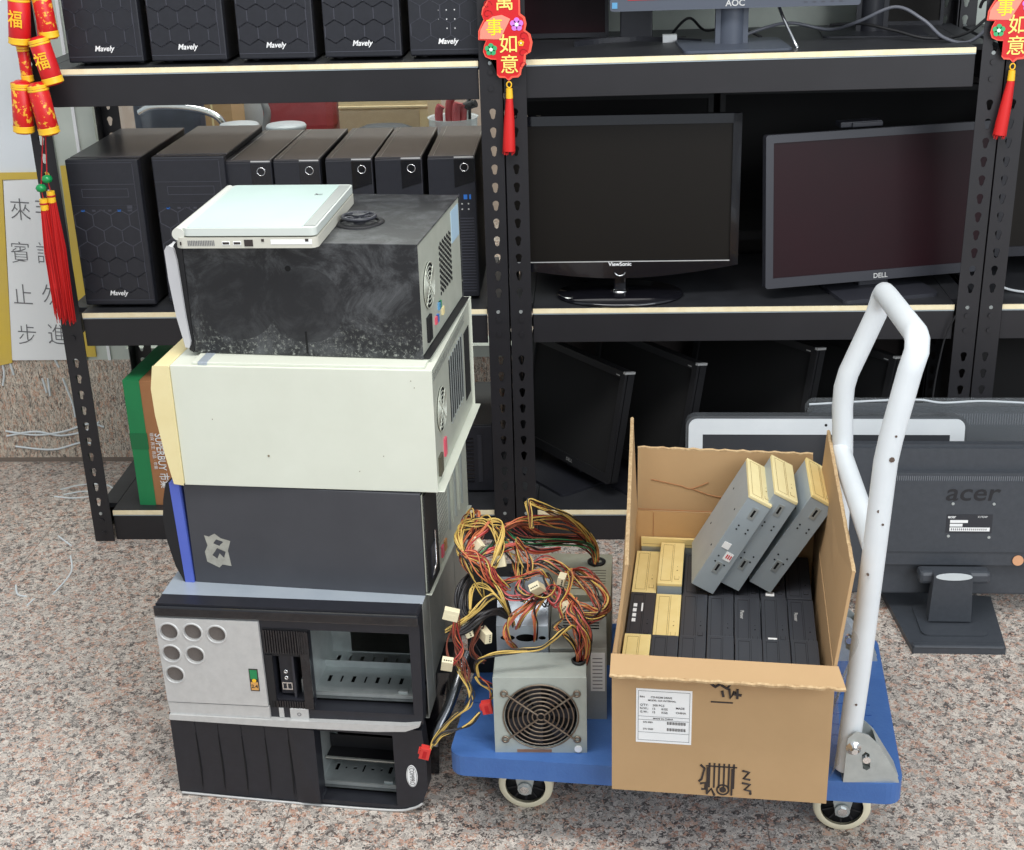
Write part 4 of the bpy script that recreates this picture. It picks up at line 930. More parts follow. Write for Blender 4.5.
# clear bag between box and handle
b=MB(); random.seed(3); vs=[]; NX,NZ=8,16
for j in range(NZ+1):
    for i in range(NX+1):
        u,v=i/NX,j/NZ
        vs.append((.352+.016*v+.009*math.sin(u*9+v*7)+random.uniform(-.003,.003)-.004*u, 1.765+u*.11-.02*v+random.uniform(-.004,.004), .172+v*(.27-.05*abs(u-.4))))
b.add(vs,[(j*(NX+1)+i,j*(NX+1)+i+1,(j+1)*(NX+1)+i+1,(j+1)*(NX+1)+i) for j in range(NZ) for i in range(NX)],FILM,True)
o=b.build('plastic_bag'); md=o.modifiers.new('s','SOLIDIFY'); md.thickness=.0008; tagit(o,'crumpled clear plastic bag squeezed between the box and the white tube','bag')

# ------------------------------------------------------------------ optical drives
HD=.154
def make_drive(kind):
    t=thing('optical_drive','','drive')
    bodym=STEEL if kind=='lean' else DULLST
    BZ={'black':mat('drive_black', srgb(56,58,64), .4),'cream':CREAM,'lean':YELLOWED,'gloss':PLASTIC2}[kind]; ln={'black':DEEP,'cream':CREAMLINE,'lean':CREAMLINE,'gloss':DEEP}[kind]
    hh = .19 if kind=='lean' else HD
    b=MB(); b.box(-.0205,.0205,.0,.146,.0,hh-.006,mat('drive_steel',srgb(156,167,173),.42,.2,noise=.5,nscale=12,col2=srgb(170,180,185)))
    for y0_ in (.03,.11):
        for z in (.35,.75): b.cyl((-.021,y0_,hh*z),(-.0204,y0_,hh*z),.002,DEEP,8)
    for x in (-.008,.009):
        for z in (.30,.36,.66,.70): b.cyl((x,-.0005,hh*z),(x,.0003,hh*z),.0016,DEEP,8)
    b.build('drive_body',t,.0008)
    b=MB(); b.box(-.0208,.0208,-.001,.147,hh-.006,hh,BZ); b.build('bezel',t,.0012)
    b=MB(); z=hh+.0001
    b.plate(rect(-.0155,.0015,.008,.138),[rect(-.0150,.0010,.0086,.1374)],hh-.001,z+.0002,ln); b.box(.0035,.0040,.004,.142,hh-.001,z+.0002,ln); b.build('tray_door',t)
    b=MB(); b.box(.008,.015,.014,.024,hh-.001,z+.0008,BZ); b.plate(rect(.0075,.0155,.0135,.0245),[rect(.0081,.0149,.0141,.0239)],hh-.001,z+.0004,ln); b.cyl((.0115,.045,z),(.0115,.045,z+.0004),.0012,ln,8); b.cyl((.0115,.058,z),(.0115,.058,z+.0004),.0006,ln,8)
    b.build('eject_button',t)
    if kind=='lean':
        b=MB()
        for zz in (.25,.85):
            b.plate(rect(-.004,.006,hh*zz-.010,hh*zz+.012),[rect(-.001,.003,hh*zz-.006,hh*zz+.008)],0,.001,STEEL,M=FX); b.box(-.001,.003,-.0002,.0,hh*zz-.006,hh*zz+.008,DEEP)
        b.build('side_latch',t)
    if 0:
        b=MB(); b.box(-.0125,.0,-.0009,0,hh*.44,hh*.50,PAPER); b.box(.002,.012,-.0009,0,hh*.36,hh*.44,PAPER)
        for zz in (.25,.85):
            b.plate(rect(-.004,.006,hh*zz-.010,hh*zz+.012),[rect(-.001,.003,hh*zz-.006,hh*zz+.008)],0,.001,STEEL,M=FX); b.box(-.001,.003,-.0002,.0,hh*zz-.006,hh*zz+.008,DEEP)
        b.build('body_sticker',t)
    return t
Rb=CB.matrix_basis
proto={}
def put(kind,lx,ly,lz,label,group,rot=None,extra=None):
    if kind not in proto: o=proto[kind]=make_drive(kind)
    else: o=copy_tree(proto[kind])
    place(o,Rb@Vector((lx,ly,lz)),0,(Matrix.Rotation(R(-5.3),4,'Z')@(rot or Matrix.Identity(4))))
    tagit(o,label,'drive',group)
    return o
ordn=['left end','second from left','third from left','middle','third from right','second from right','right end']
rows=[(.014,'front'),(.166,'middle'),(.322,'rear')]
kinds=[['cream','black','black','black','black','black','black'],['gloss','cream','black','black','black','black','black'],['cream','cream','black','black','black','black','black']]
z0=.0055
made={}
for r_,(ly,rn) in enumerate(rows):
    for i in range(7):
        k=kinds[r_][i]; cn={'cream':'cream','black':'black','gloss':'dark grey'}[k]
        lb_='%s fronted drive in the %s row of the box, %s of its row'%(cn,rn,ordn[i])
        dz={0:.020,1:.007,2:.002}[r_]+(.018 if (r_,i)==(2,1) else 0)+random.uniform(-.0,.003); dy=random.uniform(-.002,.002)
        made[(r_,i)]=put(k,.028+.0430*i+random.uniform(-.0005,.0005),ly+dy,z0+dz,lb_,'optical drives standing in the box')
b=MB(); 
for q in range(4): b.box(-.014,-.008,.05+q*.016,.060+q*.016,HD,HD+.0006,WHITE)
b.box(-.0008,.0018,.084,.11,HD,HD+.0006,WHITE) ; b.build('printed_legend',made[(1,0)])
for key in ((1,4),(1,6)):
    b=MB(); vs,fs=text_mesh('Pioneer',bold=.02); T=Matrix.Translation((-.009,.09,HD+.0004))@Matrix.Rotation(R(-90),4,'Z')@Matrix.Diagonal((.0085,.0085,1,1)); b.add(vs,fs,SILVERP,M=T); b.build('lettering',made[key])
for key in ((2,5),(0,3),(1,5)):
    b=MB(); b.box(-.012,.002,.006,.018,HD,HD+.0008,PAPER); b.build('paper_tag',made[key])
# flat one against the back wall
t=thing('optical_drive','cream drive edge showing behind the rear row against the back of the box','drive',Rb@Vector((.014,D-.0045-.0035,.125)),R(-5.3))
b=MB(); b.box(.0,.146,-.006,.0,.045,.062,CREAM); b.box(.003,.143,-.0062,.0,.050,.051,CREAMLINE); b.build('bezel',t,.001)
b=MB(); b.box(.001,.145,-.0055,.0,-.118,.045,DULLST); b.build('drive_body',t)
# three leaning drives
for i,(wx,wz,ang,lab) in enumerate(((.170,.358,28.5,'grey steel drive with pale bezel leaning in the box, leftmost of the three leaning'),(.213,.362,28,'grey steel drive with pale bezel leaning between two others on top of the pile'),(.2665,.358,30,'grey steel drive with orange cream bezel leaning against the right flap'))):
    if 'lean' not in proto: o=proto['lean']=make_drive('lean')
    else: o=copy_tree(proto['lean'])
    RM=Matrix.Rotation(R(-4),4,'Z')@Matrix.Rotation(R(ang),4,'Y')
    c=Vector((wx,2.052+.004*i,wz))+(RM@Vector((.0205,0,0)))*1.0-Vector((.0205*math.cos(R(ang)),0,0))*0
    o.matrix_basis=Matrix.Translation(Vector((wx+.004,2.046+.003*i,wz-.016)))@RM
    tagit(o,lab,'drive','leaning drives on top of the pile')
    if i==0: lean0=o
    if i==2:
        b=MB(); b.box(-.0125,.0,-.0009,0,.085,.097,PAPER); b.build('body_sticker',lean0); b=MB(); b.box(.000,.013,-.0009,0,.066,.082,PAPER)
        for q in range(3): b.box(.003+q*.0035,.005+q*.0035,-.0011,-.0009,.070,.078,RED)
        b.build('body_sticker',lean0)
    if i==2:
        for ch in o.children:
            if ch.name.startswith('bezel'):
                ch.data=ch.data.copy(); ch.data.materials.clear(); ch.data.materials.append(CREAM)

# ------------------------------------------------------------------ power supplies
def fan_face(t,cx,cz,r,y,n=8):
    b=MB(); b.cyl((cx,y+.012,cz),(cx,y+.014,cz),r,DEEP,32)
    b.lathe([(r,0),(r,.014)],(cx,y,cz),(0,1,0),MATTE,32)
    for k in range(7):
        a=2*PI*k/7; M_=Matrix.Translation((cx,y+.009,cz))@Matrix.Rotation(a,4,'Y'); b.loft([(.012,0,-.004),(r*.93,0,-.012),(r*.93,.001,-.012),(.012,.001,-.004)],[(.012,-.003,.006),(r*.93,-.005,.014),(r*.93,-.004,.014),(.012,-.002,.006)],PLASTIC,M=M_)
    b.cyl((cx,y+.003,cz),(cx,y+.012,cz),.016,MATTE,20); b.build('fan',t)
    b=MB()
    for k in range(n):
        rr=.006+(r-.004)*k/(n-1); b.tube([(cx+math.cos(a*PI/20)*rr,y-.0015,cz+math.sin(a*PI/20)*rr) for a in range(40)],.0013,WIREM,6,True)
    for a in (38,142,218,322):
        c,s_=math.cos(R(a)),math.sin(R(a)); b.tube([(cx+c*.006,y-.003,cz+s_*.006),(cx+c*(r+.010),y-.003,cz+s_*(r+.010))],.0015,WIREM,6)
        b.lathe([(.0035,0),(.0035,.0022),(.0062,.0022),(.0062,0)],(cx+c*(r+.015),y-.0005,cz+s_*(r+.012)),(0,-1,0),WIREM,14)
    b.build('fan_guard',t)
GR='power supplies heaped on the trolley'
P1=thing('power_supply','clean grey power supply with round fan grille facing the viewer','power supply',(-.164,1.832,ZT),R(.5),GR)
W,H,D=.146,.139,.074
b=MB(); b.plate(rect(0,W,0,H),[circ(W/2+.001,H*.49,.057,40)],-.0015,0,PSUM,M=FX); b.box(0,W,.0015,D,H-.0012,H,PSUM); b.box(0,.0012,.0015,D,0,H,PSUM); b.box(W-.0012,W,.0015,D,0,H,PSUM); b.box(0,W,D-.001,D,0,H,PSUM); b.box(0,W,.0015,D,0,.001,PSUM)
b.build('metal_housing',P1,.001)
fan_face(P1,W/2+.001,H*.49,.057,.0)
b=MB(); b.box(.035,.09,-.0006,0,.001,.006,mat('rust',srgb(120,70,48),.8,noise=.8,nscale=50,col2=srgb(150,120,100))); b.build('rust_patch',P1)
b=MB(); b.cyl((W-.014,-.0025,.008),(W-.014,0,.008),.006,PAPER,16); b.build('foot_stud',P1)
b=MB(); b.lathe([(.0,0),(.010,0),(.012,.004),(.009,.005)],(W-.012,.045,H),(0,0,1),MATTE,16); b.build('grommet',P1)
P2=thing('power_supply','bluish grey power supply with two oval cable holes behind the fan grille one','power supply',(-.164,1.935,ZT),R(0),GR)
b=MB(); W,H=.084,.170
prof=[(0,0),(0,H),(.045,H+.03),(.11,H+.03),(.11,0)]
b.plate(rect(0,W,0,H),[circ(.018,H-.022,.012,18,.0055),circ(.048,H-.022,.017,18,.0075),circ(.074,H-.022,.006,14,.004)],-.0015,0,BLUEM,M=FX)
b.box(0,W,.0015,.11,0,.001,BLUEM); b.box(0,.001,.0015,.11,0,H,BLUEM); b.box(W-.001,W,.0015,.11,0,H,BLUEM); b.box(0,W,.109,.11,0,H+.03,BLUEM)
b.loft([(0,.0,H-.001),(W,.0,H-.001),(W,.0,H),(0,.0,H)],[(0,.045,H+.029),(W,.045,H+.029),(W,.045,H+.03),(0,.045,H+.03)],BLUEM); b.box(0,W,.045,.11,H+.029,H+.03,BLUEM); b.box(.004,W-.004,.02,.022,.004,H-.004,DEEP); b.build('metal_housing',P2,.0008)
P3=thing('power_supply','grey power supply with side label squeezed against the cardboard box','power supply',(-.078,1.925,ZT),R(0),GR)
b=MB(); W,H,D=.092,.135,.15
b.box(0,W,0,D,0,H,DULLST); 
for k in range(9): b.box(.02,W-.012,.06+k*.009,.0635+k*.009,H,H+.0006,DEEP)
b.build('metal_housing',P3,.001)
b=MB(); b.box(W-.026,W-.003,-.0008,0,.055,H-.008,PAPER)
for k in range(9): b.box(W-.023,W-.007,-.001,-.0008,.060+k*.007,.0615+k*.007,INKG)
b.build('rating_label',P3)
P4=thing('power_supply','brownish power supply with slotted lid at the back of the trolley by the box','power supply',(-.100,2.092,ZT),R(-2),GR)
b=MB(); W,H,D=.122,.140,.15
b.box(0,W,0,D,0,H,PSUD)
for k in range(8): b.box(.035,W-.01,.02+k*.0095,.0225+k*.0095,H,H+.0006,mat('slot_dark',srgb(80,76,64),.7))
b.build('metal_housing',P4,.001)
b=MB(); b.lathe([(.016,.0),(.0165,.003),(.012,.005),(.010,.003)],(.094,.118,H),(0,0,1),MATTE,20); b.build('grommet',P4)
P5=thing('power_supply','black power supply buried under the tangled cables at the left back','power supply',(-.225,2.06,ZT),R(3),GR)
b=MB(); b.box(0,.115,0,.13,0,.145,MATTE); b.build('metal_housing',P5,.001)
b=MB(); b.lathe([(.014,0),(.0145,.003),(.010,.004)],(.09,.1,.145),(0,0,1),PLASTIC2,16); b.build('grommet',P5)
# cables: each harness is a part of its supply
PTH={
'b4_main':[(-0.003,2.19,0.315),(-0.006,2.19,0.343),(-0.02,2.18,0.374),(-0.048,2.16,0.406),(-0.078,2.13,0.428),(-0.105,2.1,0.444),(-0.13,2.08,0.452),(-0.152,2.06,0.449)],
'b4_red':[(-0.003,2.19,0.315),(-0.01,2.19,0.339),(-0.031,2.18,0.362),(-0.065,2.15,0.38),(-0.098,2.12,0.399),(-0.123,2.1,0.428),(-0.143,2.08,0.448),(-0.162,2.06,0.445)],
'b4_yel':[(-0.001,2.19,0.315),(-0.006,2.19,0.349),(-0.022,2.17,0.389),(-0.047,2.14,0.427),(-0.077,2.11,0.457),(-0.099,2.09,0.477),(-0.115,2.08,0.489),(-0.112,2.07,0.468),(-0.109,2.06,0.449)],
'b4_grn':[(-0.003,2.19,0.315),(-0.013,2.18,0.348),(-0.048,2.15,0.374),(-0.089,2.1,0.402),(-0.122,2.08,0.416),(-0.146,2.07,0.436),(-0.155,2.06,0.452)],
'loopL1':[(-0.217,1.95,0.46),(-0.223,1.97,0.473),(-0.217,2.0,0.479),(-0.199,2.0,0.49),(-0.176,2.0,0.495),(-0.162,2.0,0.483),(-0.156,1.98,0.468),(-0.159,1.96,0.451),(-0.166,1.94,0.44)],
'loopL2':[(-0.216,1.96,0.455),(-0.223,2.0,0.466),(-0.214,2.02,0.484),(-0.2,2.02,0.495),(-0.194,2.0,0.49),(-0.203,2.0,0.468),(-0.212,1.98,0.459),(-0.214,1.95,0.447),(-0.203,1.94,0.431)],
'loopL3':[(-0.203,1.95,0.462),(-0.202,1.98,0.468),(-0.182,2.0,0.476),(-0.175,2.0,0.486),(-0.183,1.99,0.475),(-0.196,1.97,0.471),(-0.203,1.95,0.462),(-0.189,1.94,0.449),(-0.167,1.93,0.426)],
'diagL':[(-0.213,1.93,0.472),(-0.193,1.93,0.462),(-0.178,1.93,0.44),(-0.163,1.93,0.419),(-0.143,1.94,0.399)],
'diagL2':[(-0.213,1.94,0.465),(-0.201,1.93,0.455),(-0.195,1.93,0.437),(-0.188,1.93,0.413),(-0.181,1.93,0.39)],
'cross1':[(-0.197,1.95,0.444),(-0.18,1.96,0.453),(-0.157,1.98,0.451),(-0.134,2.0,0.448),(-0.114,2.02,0.432),(-0.095,2.04,0.416),(-0.063,2.06,0.411)],
'cross2':[(-0.164,2.0,0.476),(-0.15,2.0,0.448),(-0.134,2.0,0.428),(-0.13,2.0,0.402),(-0.126,1.98,0.391)],
'cross3':[(-0.132,2.0,0.457),(-0.123,2.0,0.435),(-0.113,1.99,0.417),(-0.11,1.98,0.399)],
'cross4':[(-0.19,1.95,0.453),(-0.175,1.97,0.459),(-0.163,2.0,0.461),(-0.145,2.0,0.457)],
'arcY':[(-0.202,1.9,0.382),(-0.202,1.92,0.401),(-0.193,1.93,0.412),(-0.171,1.93,0.412),(-0.155,1.92,0.403),(-0.143,1.92,0.381),(-0.136,1.93,0.35),(-0.136,1.945,0.318)],
'arcY2':[(-0.239,1.88,0.357),(-0.217,1.89,0.367),(-0.193,1.9,0.385),(-0.174,1.92,0.395),(-0.158,1.92,0.399),(-0.146,1.92,0.381),(-0.139,1.93,0.353)],
'arcK':[(-0.23,1.88,0.35),(-0.205,1.89,0.358),(-0.183,1.9,0.374),(-0.16,1.92,0.372),(-0.144,1.93,0.357)],
'arcK2':[(-0.204,1.95,0.42),(-0.214,1.93,0.413),(-0.219,1.91,0.397),(-0.214,1.9,0.376),(-0.202,1.9,0.367)],
'ovalO':[(-0.133,1.935,0.294),(-0.143,1.9,0.331),(-0.145,1.9,0.353),(-0.133,1.91,0.371),(-0.111,1.93,0.377),(-0.096,1.95,0.379),(-0.105,1.93,0.375),(-0.121,1.92,0.359),(-0.133,1.945,0.318)],
'front_long':[(-0.189,1.86,0.289),(-0.191,1.85,0.316),(-0.177,1.84,0.335),(-0.152,1.845,0.341),(-0.121,1.85,0.342),(-0.09,1.855,0.344),(-0.071,1.86,0.356),(-0.056,1.87,0.366),(-0.04,1.88,0.367),(-0.025,1.885,0.34),(-0.019,1.885,0.313),(-0.024,1.885,0.296)],
'front_long2':[(-0.032,1.885,0.296),(-0.032,1.885,0.318),(-0.039,1.885,0.34),(-0.056,1.88,0.362),(-0.067,1.88,0.37),(-0.059,1.885,0.377)],
'b1':[(-0.025,1.885,0.293),(-0.024,1.885,0.319),(-0.028,1.88,0.351),(-0.037,1.885,0.373),(-0.044,1.9,0.382),(-0.036,1.93,0.387)],
'b1b':[(-0.029,1.885,0.293),(-0.027,1.885,0.322),(-0.022,1.88,0.353),(-0.028,1.885,0.373),(-0.033,1.9,0.382)],
'b1c':[(-0.021,1.885,0.293),(-0.016,1.885,0.322),(-0.016,1.88,0.351),(-0.025,1.885,0.373),(-0.034,1.91,0.387),(-0.057,1.96,0.388)],
'loopR1':[(-0.056,1.9,0.371),(-0.061,1.91,0.387),(-0.051,1.94,0.392),(-0.043,1.98,0.395),(-0.042,2.0,0.402),(-0.021,2.02,0.388),(0.0,2.0,0.38),(0.016,1.96,0.37),(0.013,1.93,0.365),(-0.012,1.92,0.365),(-0.036,1.92,0.371)],
'loopR2':[(-0.061,1.91,0.384),(-0.044,1.93,0.381),(-0.02,1.93,0.376),(0.003,1.93,0.365),(0.015,1.95,0.375),(0.007,1.98,0.38),(-0.009,2.0,0.384),(-0.029,2.0,0.388),(-0.053,2.0,0.399)],
'loopR3':[(-0.114,1.99,0.393),(-0.107,2.0,0.41),(-0.086,2.0,0.417),(-0.061,2.0,0.406),(-0.037,2.0,0.388),(-0.013,1.98,0.38),(0.0,1.95,0.375),(0.007,1.93,0.365),(-0.012,1.91,0.362),(-0.028,1.91,0.366)],
'loopC1':[(-0.149,1.93,0.395),(-0.156,1.94,0.399),(-0.15,1.95,0.406),(-0.129,1.97,0.404),(-0.11,1.98,0.406),(-0.093,1.98,0.41),(-0.08,1.98,0.399)],
'loopC2':[(-0.155,1.93,0.404),(-0.139,1.92,0.396),(-0.116,1.93,0.392),(-0.092,1.94,0.395),(-0.076,1.95,0.397),(-0.06,1.94,0.395),(-0.063,1.92,0.385),(-0.076,1.93,0.39),(-0.084,1.94,0.399)],
'loopC3':[(-0.101,1.93,0.312),(-0.099,1.92,0.346),(-0.1,1.92,0.37),(-0.092,1.93,0.383),(-0.076,1.95,0.39),(-0.061,1.96,0.391)],
'loopC4':[(-0.085,1.98,0.404),(-0.073,1.95,0.393),(-0.079,1.93,0.386),(-0.095,1.94,0.39),(-0.111,1.93,0.386),(-0.125,1.95,0.393),(-0.122,1.97,0.4)],
'hang1':[(-0.22,1.87,0.399),(-0.223,1.87,0.376),(-0.222,1.87,0.352),(-0.217,1.87,0.33),(-0.225,1.86,0.315),(-0.233,1.86,0.307)],
'hang2':[(-0.218,1.875,0.396),(-0.222,1.875,0.367),(-0.23,1.875,0.342),(-0.227,1.87,0.321),(-0.215,1.87,0.308),(-0.209,1.87,0.29),(-0.206,1.865,0.275)],
'hang3':[(-0.183,1.9,0.358),(-0.196,1.9,0.33),(-0.198,1.9,0.312),(-0.189,1.9,0.297),(-0.183,1.9,0.29)],
'yk1':[(-0.226,1.87,0.308),(-0.219,1.87,0.29),(-0.208,1.865,0.274),(-0.2,1.86,0.255),(-0.206,1.85,0.24),(-0.227,1.84,0.227),(-0.245,1.83,0.212),(-0.259,1.82,0.196),(-0.264,1.815,0.184)],
'yk2':[(-0.187,1.84,0.235),(-0.202,1.83,0.221),(-0.224,1.825,0.212),(-0.246,1.82,0.207),(-0.259,1.815,0.192)],
'yk3':[(-0.192,1.86,0.289),(-0.183,1.86,0.278),(-0.168,1.86,0.267),(-0.17,1.86,0.248),(-0.178,1.85,0.24)],
'tube':[(-0.219,2.0,0.246),(-0.228,1.98,0.227),(-0.238,1.95,0.203),(-0.25,1.93,0.177),(-0.264,1.91,0.155),(-0.271,1.9,0.129)],
'molex':[(-0.228,1.87,0.395),(-0.237,1.86,0.311),(-0.096,1.93,0.408),(-0.047,1.93,0.376),(-0.058,1.97,0.4),(-0.206,1.9,0.349),(-0.179,1.9,0.34),(-0.193,1.97,0.464),(-0.156,1.96,0.44),(-0.274,1.815,0.176),(-0.176,1.85,0.238)],
'crackers':[(-1.155,2.845,1.25),(-1.169,2.845,1.152),(-1.113,2.85,1.252),(-1.107,2.85,1.162),(-1.126,2.835,1.165),(-1.107,2.835,1.073),(-1.175,2.835,1.078),(-1.186,2.835,0.976),(-1.139,2.825,1.075),(-1.128,2.825,0.973),(-1.169,2.855,1.151),(-1.169,2.855,1.075),(-1.135,2.84,1.04),(-1.153,2.835,0.877),(-1.167,2.83,0.859),(-1.15,2.835,0.853),(-1.155,2.835,0.57),(-1.166,2.83,0.838),(-1.166,2.83,0.576),(-1.122,2.84,1.238)],
'charm':[(-0.181,2.862,1.199),(-0.202,2.862,1.157),(-0.175,2.862,1.127),(-0.176,2.862,1.088),(-0.181,2.862,1.062),(0.821,2.862,1.135),(0.821,2.862,1.103),(0.82,2.862,1.078),(0.828,2.862,0.926)],

}
random.seed(11)
def harness(parent,key,cols,r=.0016,spread=.004,name='cable_harness',wob=.003,n=None):
    cols=cols+cols[::-1][:max(2,len(cols))]; r*=.68; spread*=1.25; cols=''.join(('w' if (q%3==1) else 'p' if q%5==4 else 'o' if q%4==2 else ch) if ch=='r' else ch for q,ch in enumerate(cols))
    base=spline(PTH[key],6); b=MB(); N=len(cols)
    for i,c in enumerate(cols):
        ph=random.uniform(0,2*PI); fr=random.uniform(.5,1.6); pts=[]
        for k,p in enumerate(base):
            a=ph+k*.12*fr; s_=spread*(.4+.6*abs(math.sin(PI*k/(len(base)-1)))) 
            pts.append(p+Vector((math.cos(a)*s_,math.sin(a*1.3)*s_,math.sin(a)*s_))+Vector((math.sin(k*.3+i)*wob*.3,0,math.cos(k*.23+i*2)*wob*.5)))
        b.tube(pts,r,WIRES[c],6)
    o=b.build(name,parent,world=True); o['kind']='stuff'; return o
harness(P4,'b4_main','ryrokwyo',spread=.008); harness(P4,'b4_red','rrrkpkor',spread=.007); harness(P4,'b4_yel','yykyw',spread=.004); harness(P4,'b4_grn','kgkgr',spread=.005)
harness(P5,'loopL1','yyyyky',spread=.007); harness(P5,'loopL2','oyokro',spread=.006); harness(P5,'loopL3','orrp',spread=.005); harness(P5,'diagL','ryorkr',spread=.008); harness(P5,'diagL2','kyky',spread=.005)
harness(P5,'cross1','rpkro',spread=.004); harness(P5,'cross2','yoky',spread=.006); harness(P4,'cross3','oryk',spread=.006); harness(P5,'cross4','ykg',spread=.004)
harness(P2,'arcY','yyyk',spread=.004); harness(P2,'arcY2','yyky',spread=.004,r=.0018); harness(P2,'arcK','kkk',spread=.004,r=.004); harness(P5,'arcK2','kkkk',spread=.006,r=.003)
harness(P2,'ovalO','roroy',spread=.004); harness(P2,'loopC3','okry',spread=.003)
harness(P1,'front_long','yykk',spread=.003,r=.0018); harness(P1,'front_long2','koyk',spread=.004); harness(P1,'b1','royprkow',spread=.006); harness(P1,'b1b','rorypw',spread=.006); harness(P1,'b1c','yorpkr',spread=.005)
harness(P3,'loopR1','rwry',spread=.004); harness(P3,'loopR2','oyw',spread=.003); harness(P3,'loopR3','kyrwkr',spread=.007)
harness(P3,'loopC1','oyrk',spread=.004); harness(P3,'loopC2','rkpr',spread=.005); harness(P3,'loopC4','kkpky',spread=.008)
harness(P2,'hang1','rwr',spread=.004); harness(P2,'hang2','wrw',spread=.006); harness(P5,'hang3','wwk',spread=.005)
harness(P2,'yk1','yky',spread=.003,r=.0016); harness(P1,'yk2','kky',spread=.0028,r=.0019); harness(P1,'yk3','kyr',spread=.003)
ml=PTH['molex']; par=[P2,P2,P3,P3,P4,P2,P5,P5,P5]
for i,(p,pa) in enumerate(zip(ml[:9],par)):
    b=MB(); L_=(.024,.022,.026,.042,.022,.022,.026,.020,.018)[i]; b.box(-L_/2,L_/2,-.006,.006,-.009,.009,MOLEX)
    for k in range(4): b.cyl((-L_/2-.0006,-.002,-.0052+k*.0035),(-L_/2+.001,-.002,-.0052+k*.0035),.0013,DEEP,6)
    b.box(-L_/4,L_/4,-.0062,-.005,-.003,.003,MOLEX)
    b.M=Matrix.Identity(4); rx=[15,100,60,35,10,-20,5,40,80][i]
    Mx=Matrix.Translation(p)@Matrix.Rotation(R(rx),4,'Y')@Matrix.Rotation(R(20*i),4,'Z'); b.v=[tuple(Mx@Vector(v)) for v in b.v]
    o=b.build('molex_connector',pa,.001,world=True)
for p,pa,rx in ((ml[9],P2,15),(ml[10],P1,-10)):
    b=MB(); b.box(-.008,.008,-.006,.006,-.010,.010,SATAR); b.box(-.011,-.008,-.004,.004,-.003,.006,SATAR); b.box(-.003,.003,-.0066,-.006,-.008,.006,REDD)
    Mx=Matrix.Translation(p)@Matrix.Rotation(R(rx),4,'Y'); b.v=[tuple(Mx@Vector(v)) for v in b.v]; b.build('red_connector',pa,.001,world=True)
# chrome tube and black bent panel between stack and trolley
b=MB(); b.tube(spline(PTH['tube'],8),[.009]*41,mat('tube_chrome',(.16,.165,.175),.25,1),14)
tagit(b.build('bent_tube'),'bent shiny metal tube standing between the case stack and the trolley','tube')
b=MB(); q=spline([(-.290,1.99,.004),(-.285,1.985,.08),(-.275,1.985,.16),(-.262,1.99,.21)],8)
for i in range(len(q)-1): b.loft([q[i]+Vector((-.012,0,0)),q[i]+Vector((.012,.0,0)),q[i]+Vector((.012,.10,0)),q[i]+Vector((-.012,.10,0))],[q[i+1]+Vector((-.012,0,0)),q[i+1]+Vector((.012,0,0)),q[i+1]+Vector((.012,.10,0)),q[i+1]+Vector((-.012,.10,0))],GLOSS)
tagit(b.build('black_cover'),'glossy black curved plastic cover wedged beside the bottom cases','cover')

# ------------------------------------------------------------------ new year decorations
ck=PTH['crackers']; pat=mat('cracker_pattern',srgb(204,26,26),.4,noise=.05,nscale=70,col2=srgb(236,176,50))
t=thing('firecracker_string','string of red paper firecrackers with tassels hanging at the left post','decoration',ck[19])
pairs=[(0,1,.022,True),(2,3,.019,False),(4,5,.021,True),(6,7,.021,False),(8,9,.021,False),(10,11,.012,False)]
for a,c,r_,fu in pairs:
    A=Vector(ck[a]); C=Vector(ck[c]); d=(C-A).normalized(); Lh=(C-A).length
    b=MB(); b.lathe([(0,-.003),(r_*.55,-.003),(r_,.003),(r_,Lh-.003),(r_*.8,Lh+.002),(0,Lh+.002)],A,d,RED if fu else pat,24)
    cr=b.build('firecracker',t,world=True)
    b=MB()
    for h in (.002,.010,Lh-.014,Lh-.005): b.lathe([(r_+.0003,h),(r_+.0012,h+.002),(r_+.0003,h+.004)],A,d,GOLD,24)
    b.lathe([(r_+.0006,Lh-.013),(r_+.0006,Lh-.003)],A,d,GOLD,24); b.lathe([(r_+.0006,.003),(r_+.0006,.009)],A,d,GOLD,24)
    bo=b.build('gold_band',None,world=False); bo.data.transform(t.matrix_basis.inverted()); bo.parent=cr
    if fu:
        b=MB(); M_=(A+C)/2; an=math.atan2(d.x,-d.z)
        b.text('福',.036,0,0,0,GOLD,bold=.012,sx=.85); rotm=Matrix.Translation((M_.x,M_.y-r_-.0008,M_.z))@Matrix.Rotation(-an,4,'Y'); b.v=[tuple(rotm@Vector(v)) for v in b.v]
        bo=b.build('fortune_character',None); bo.data.transform(t.matrix_basis.inverted()); bo.parent=cr
b=MB(); b.tube([ck[0],ck[19],ck[12],ck[13],ck[15]],.0013,REDD,6); b.tube([ck[2],ck[12],ck[14],ck[17]],.0013,REDD,6); b.build('red_cord',t,world=True)
for a,c in ((13,16),(14,18)):
    A=Vector(ck[a]); b=MB(); b.lathe([(.002,.009),(.009,.006),(.0115,0),(.009,-.006),(.002,-.009)],A,(0,0,1),GREENB,20); b.build('green_bead',t,world=True)
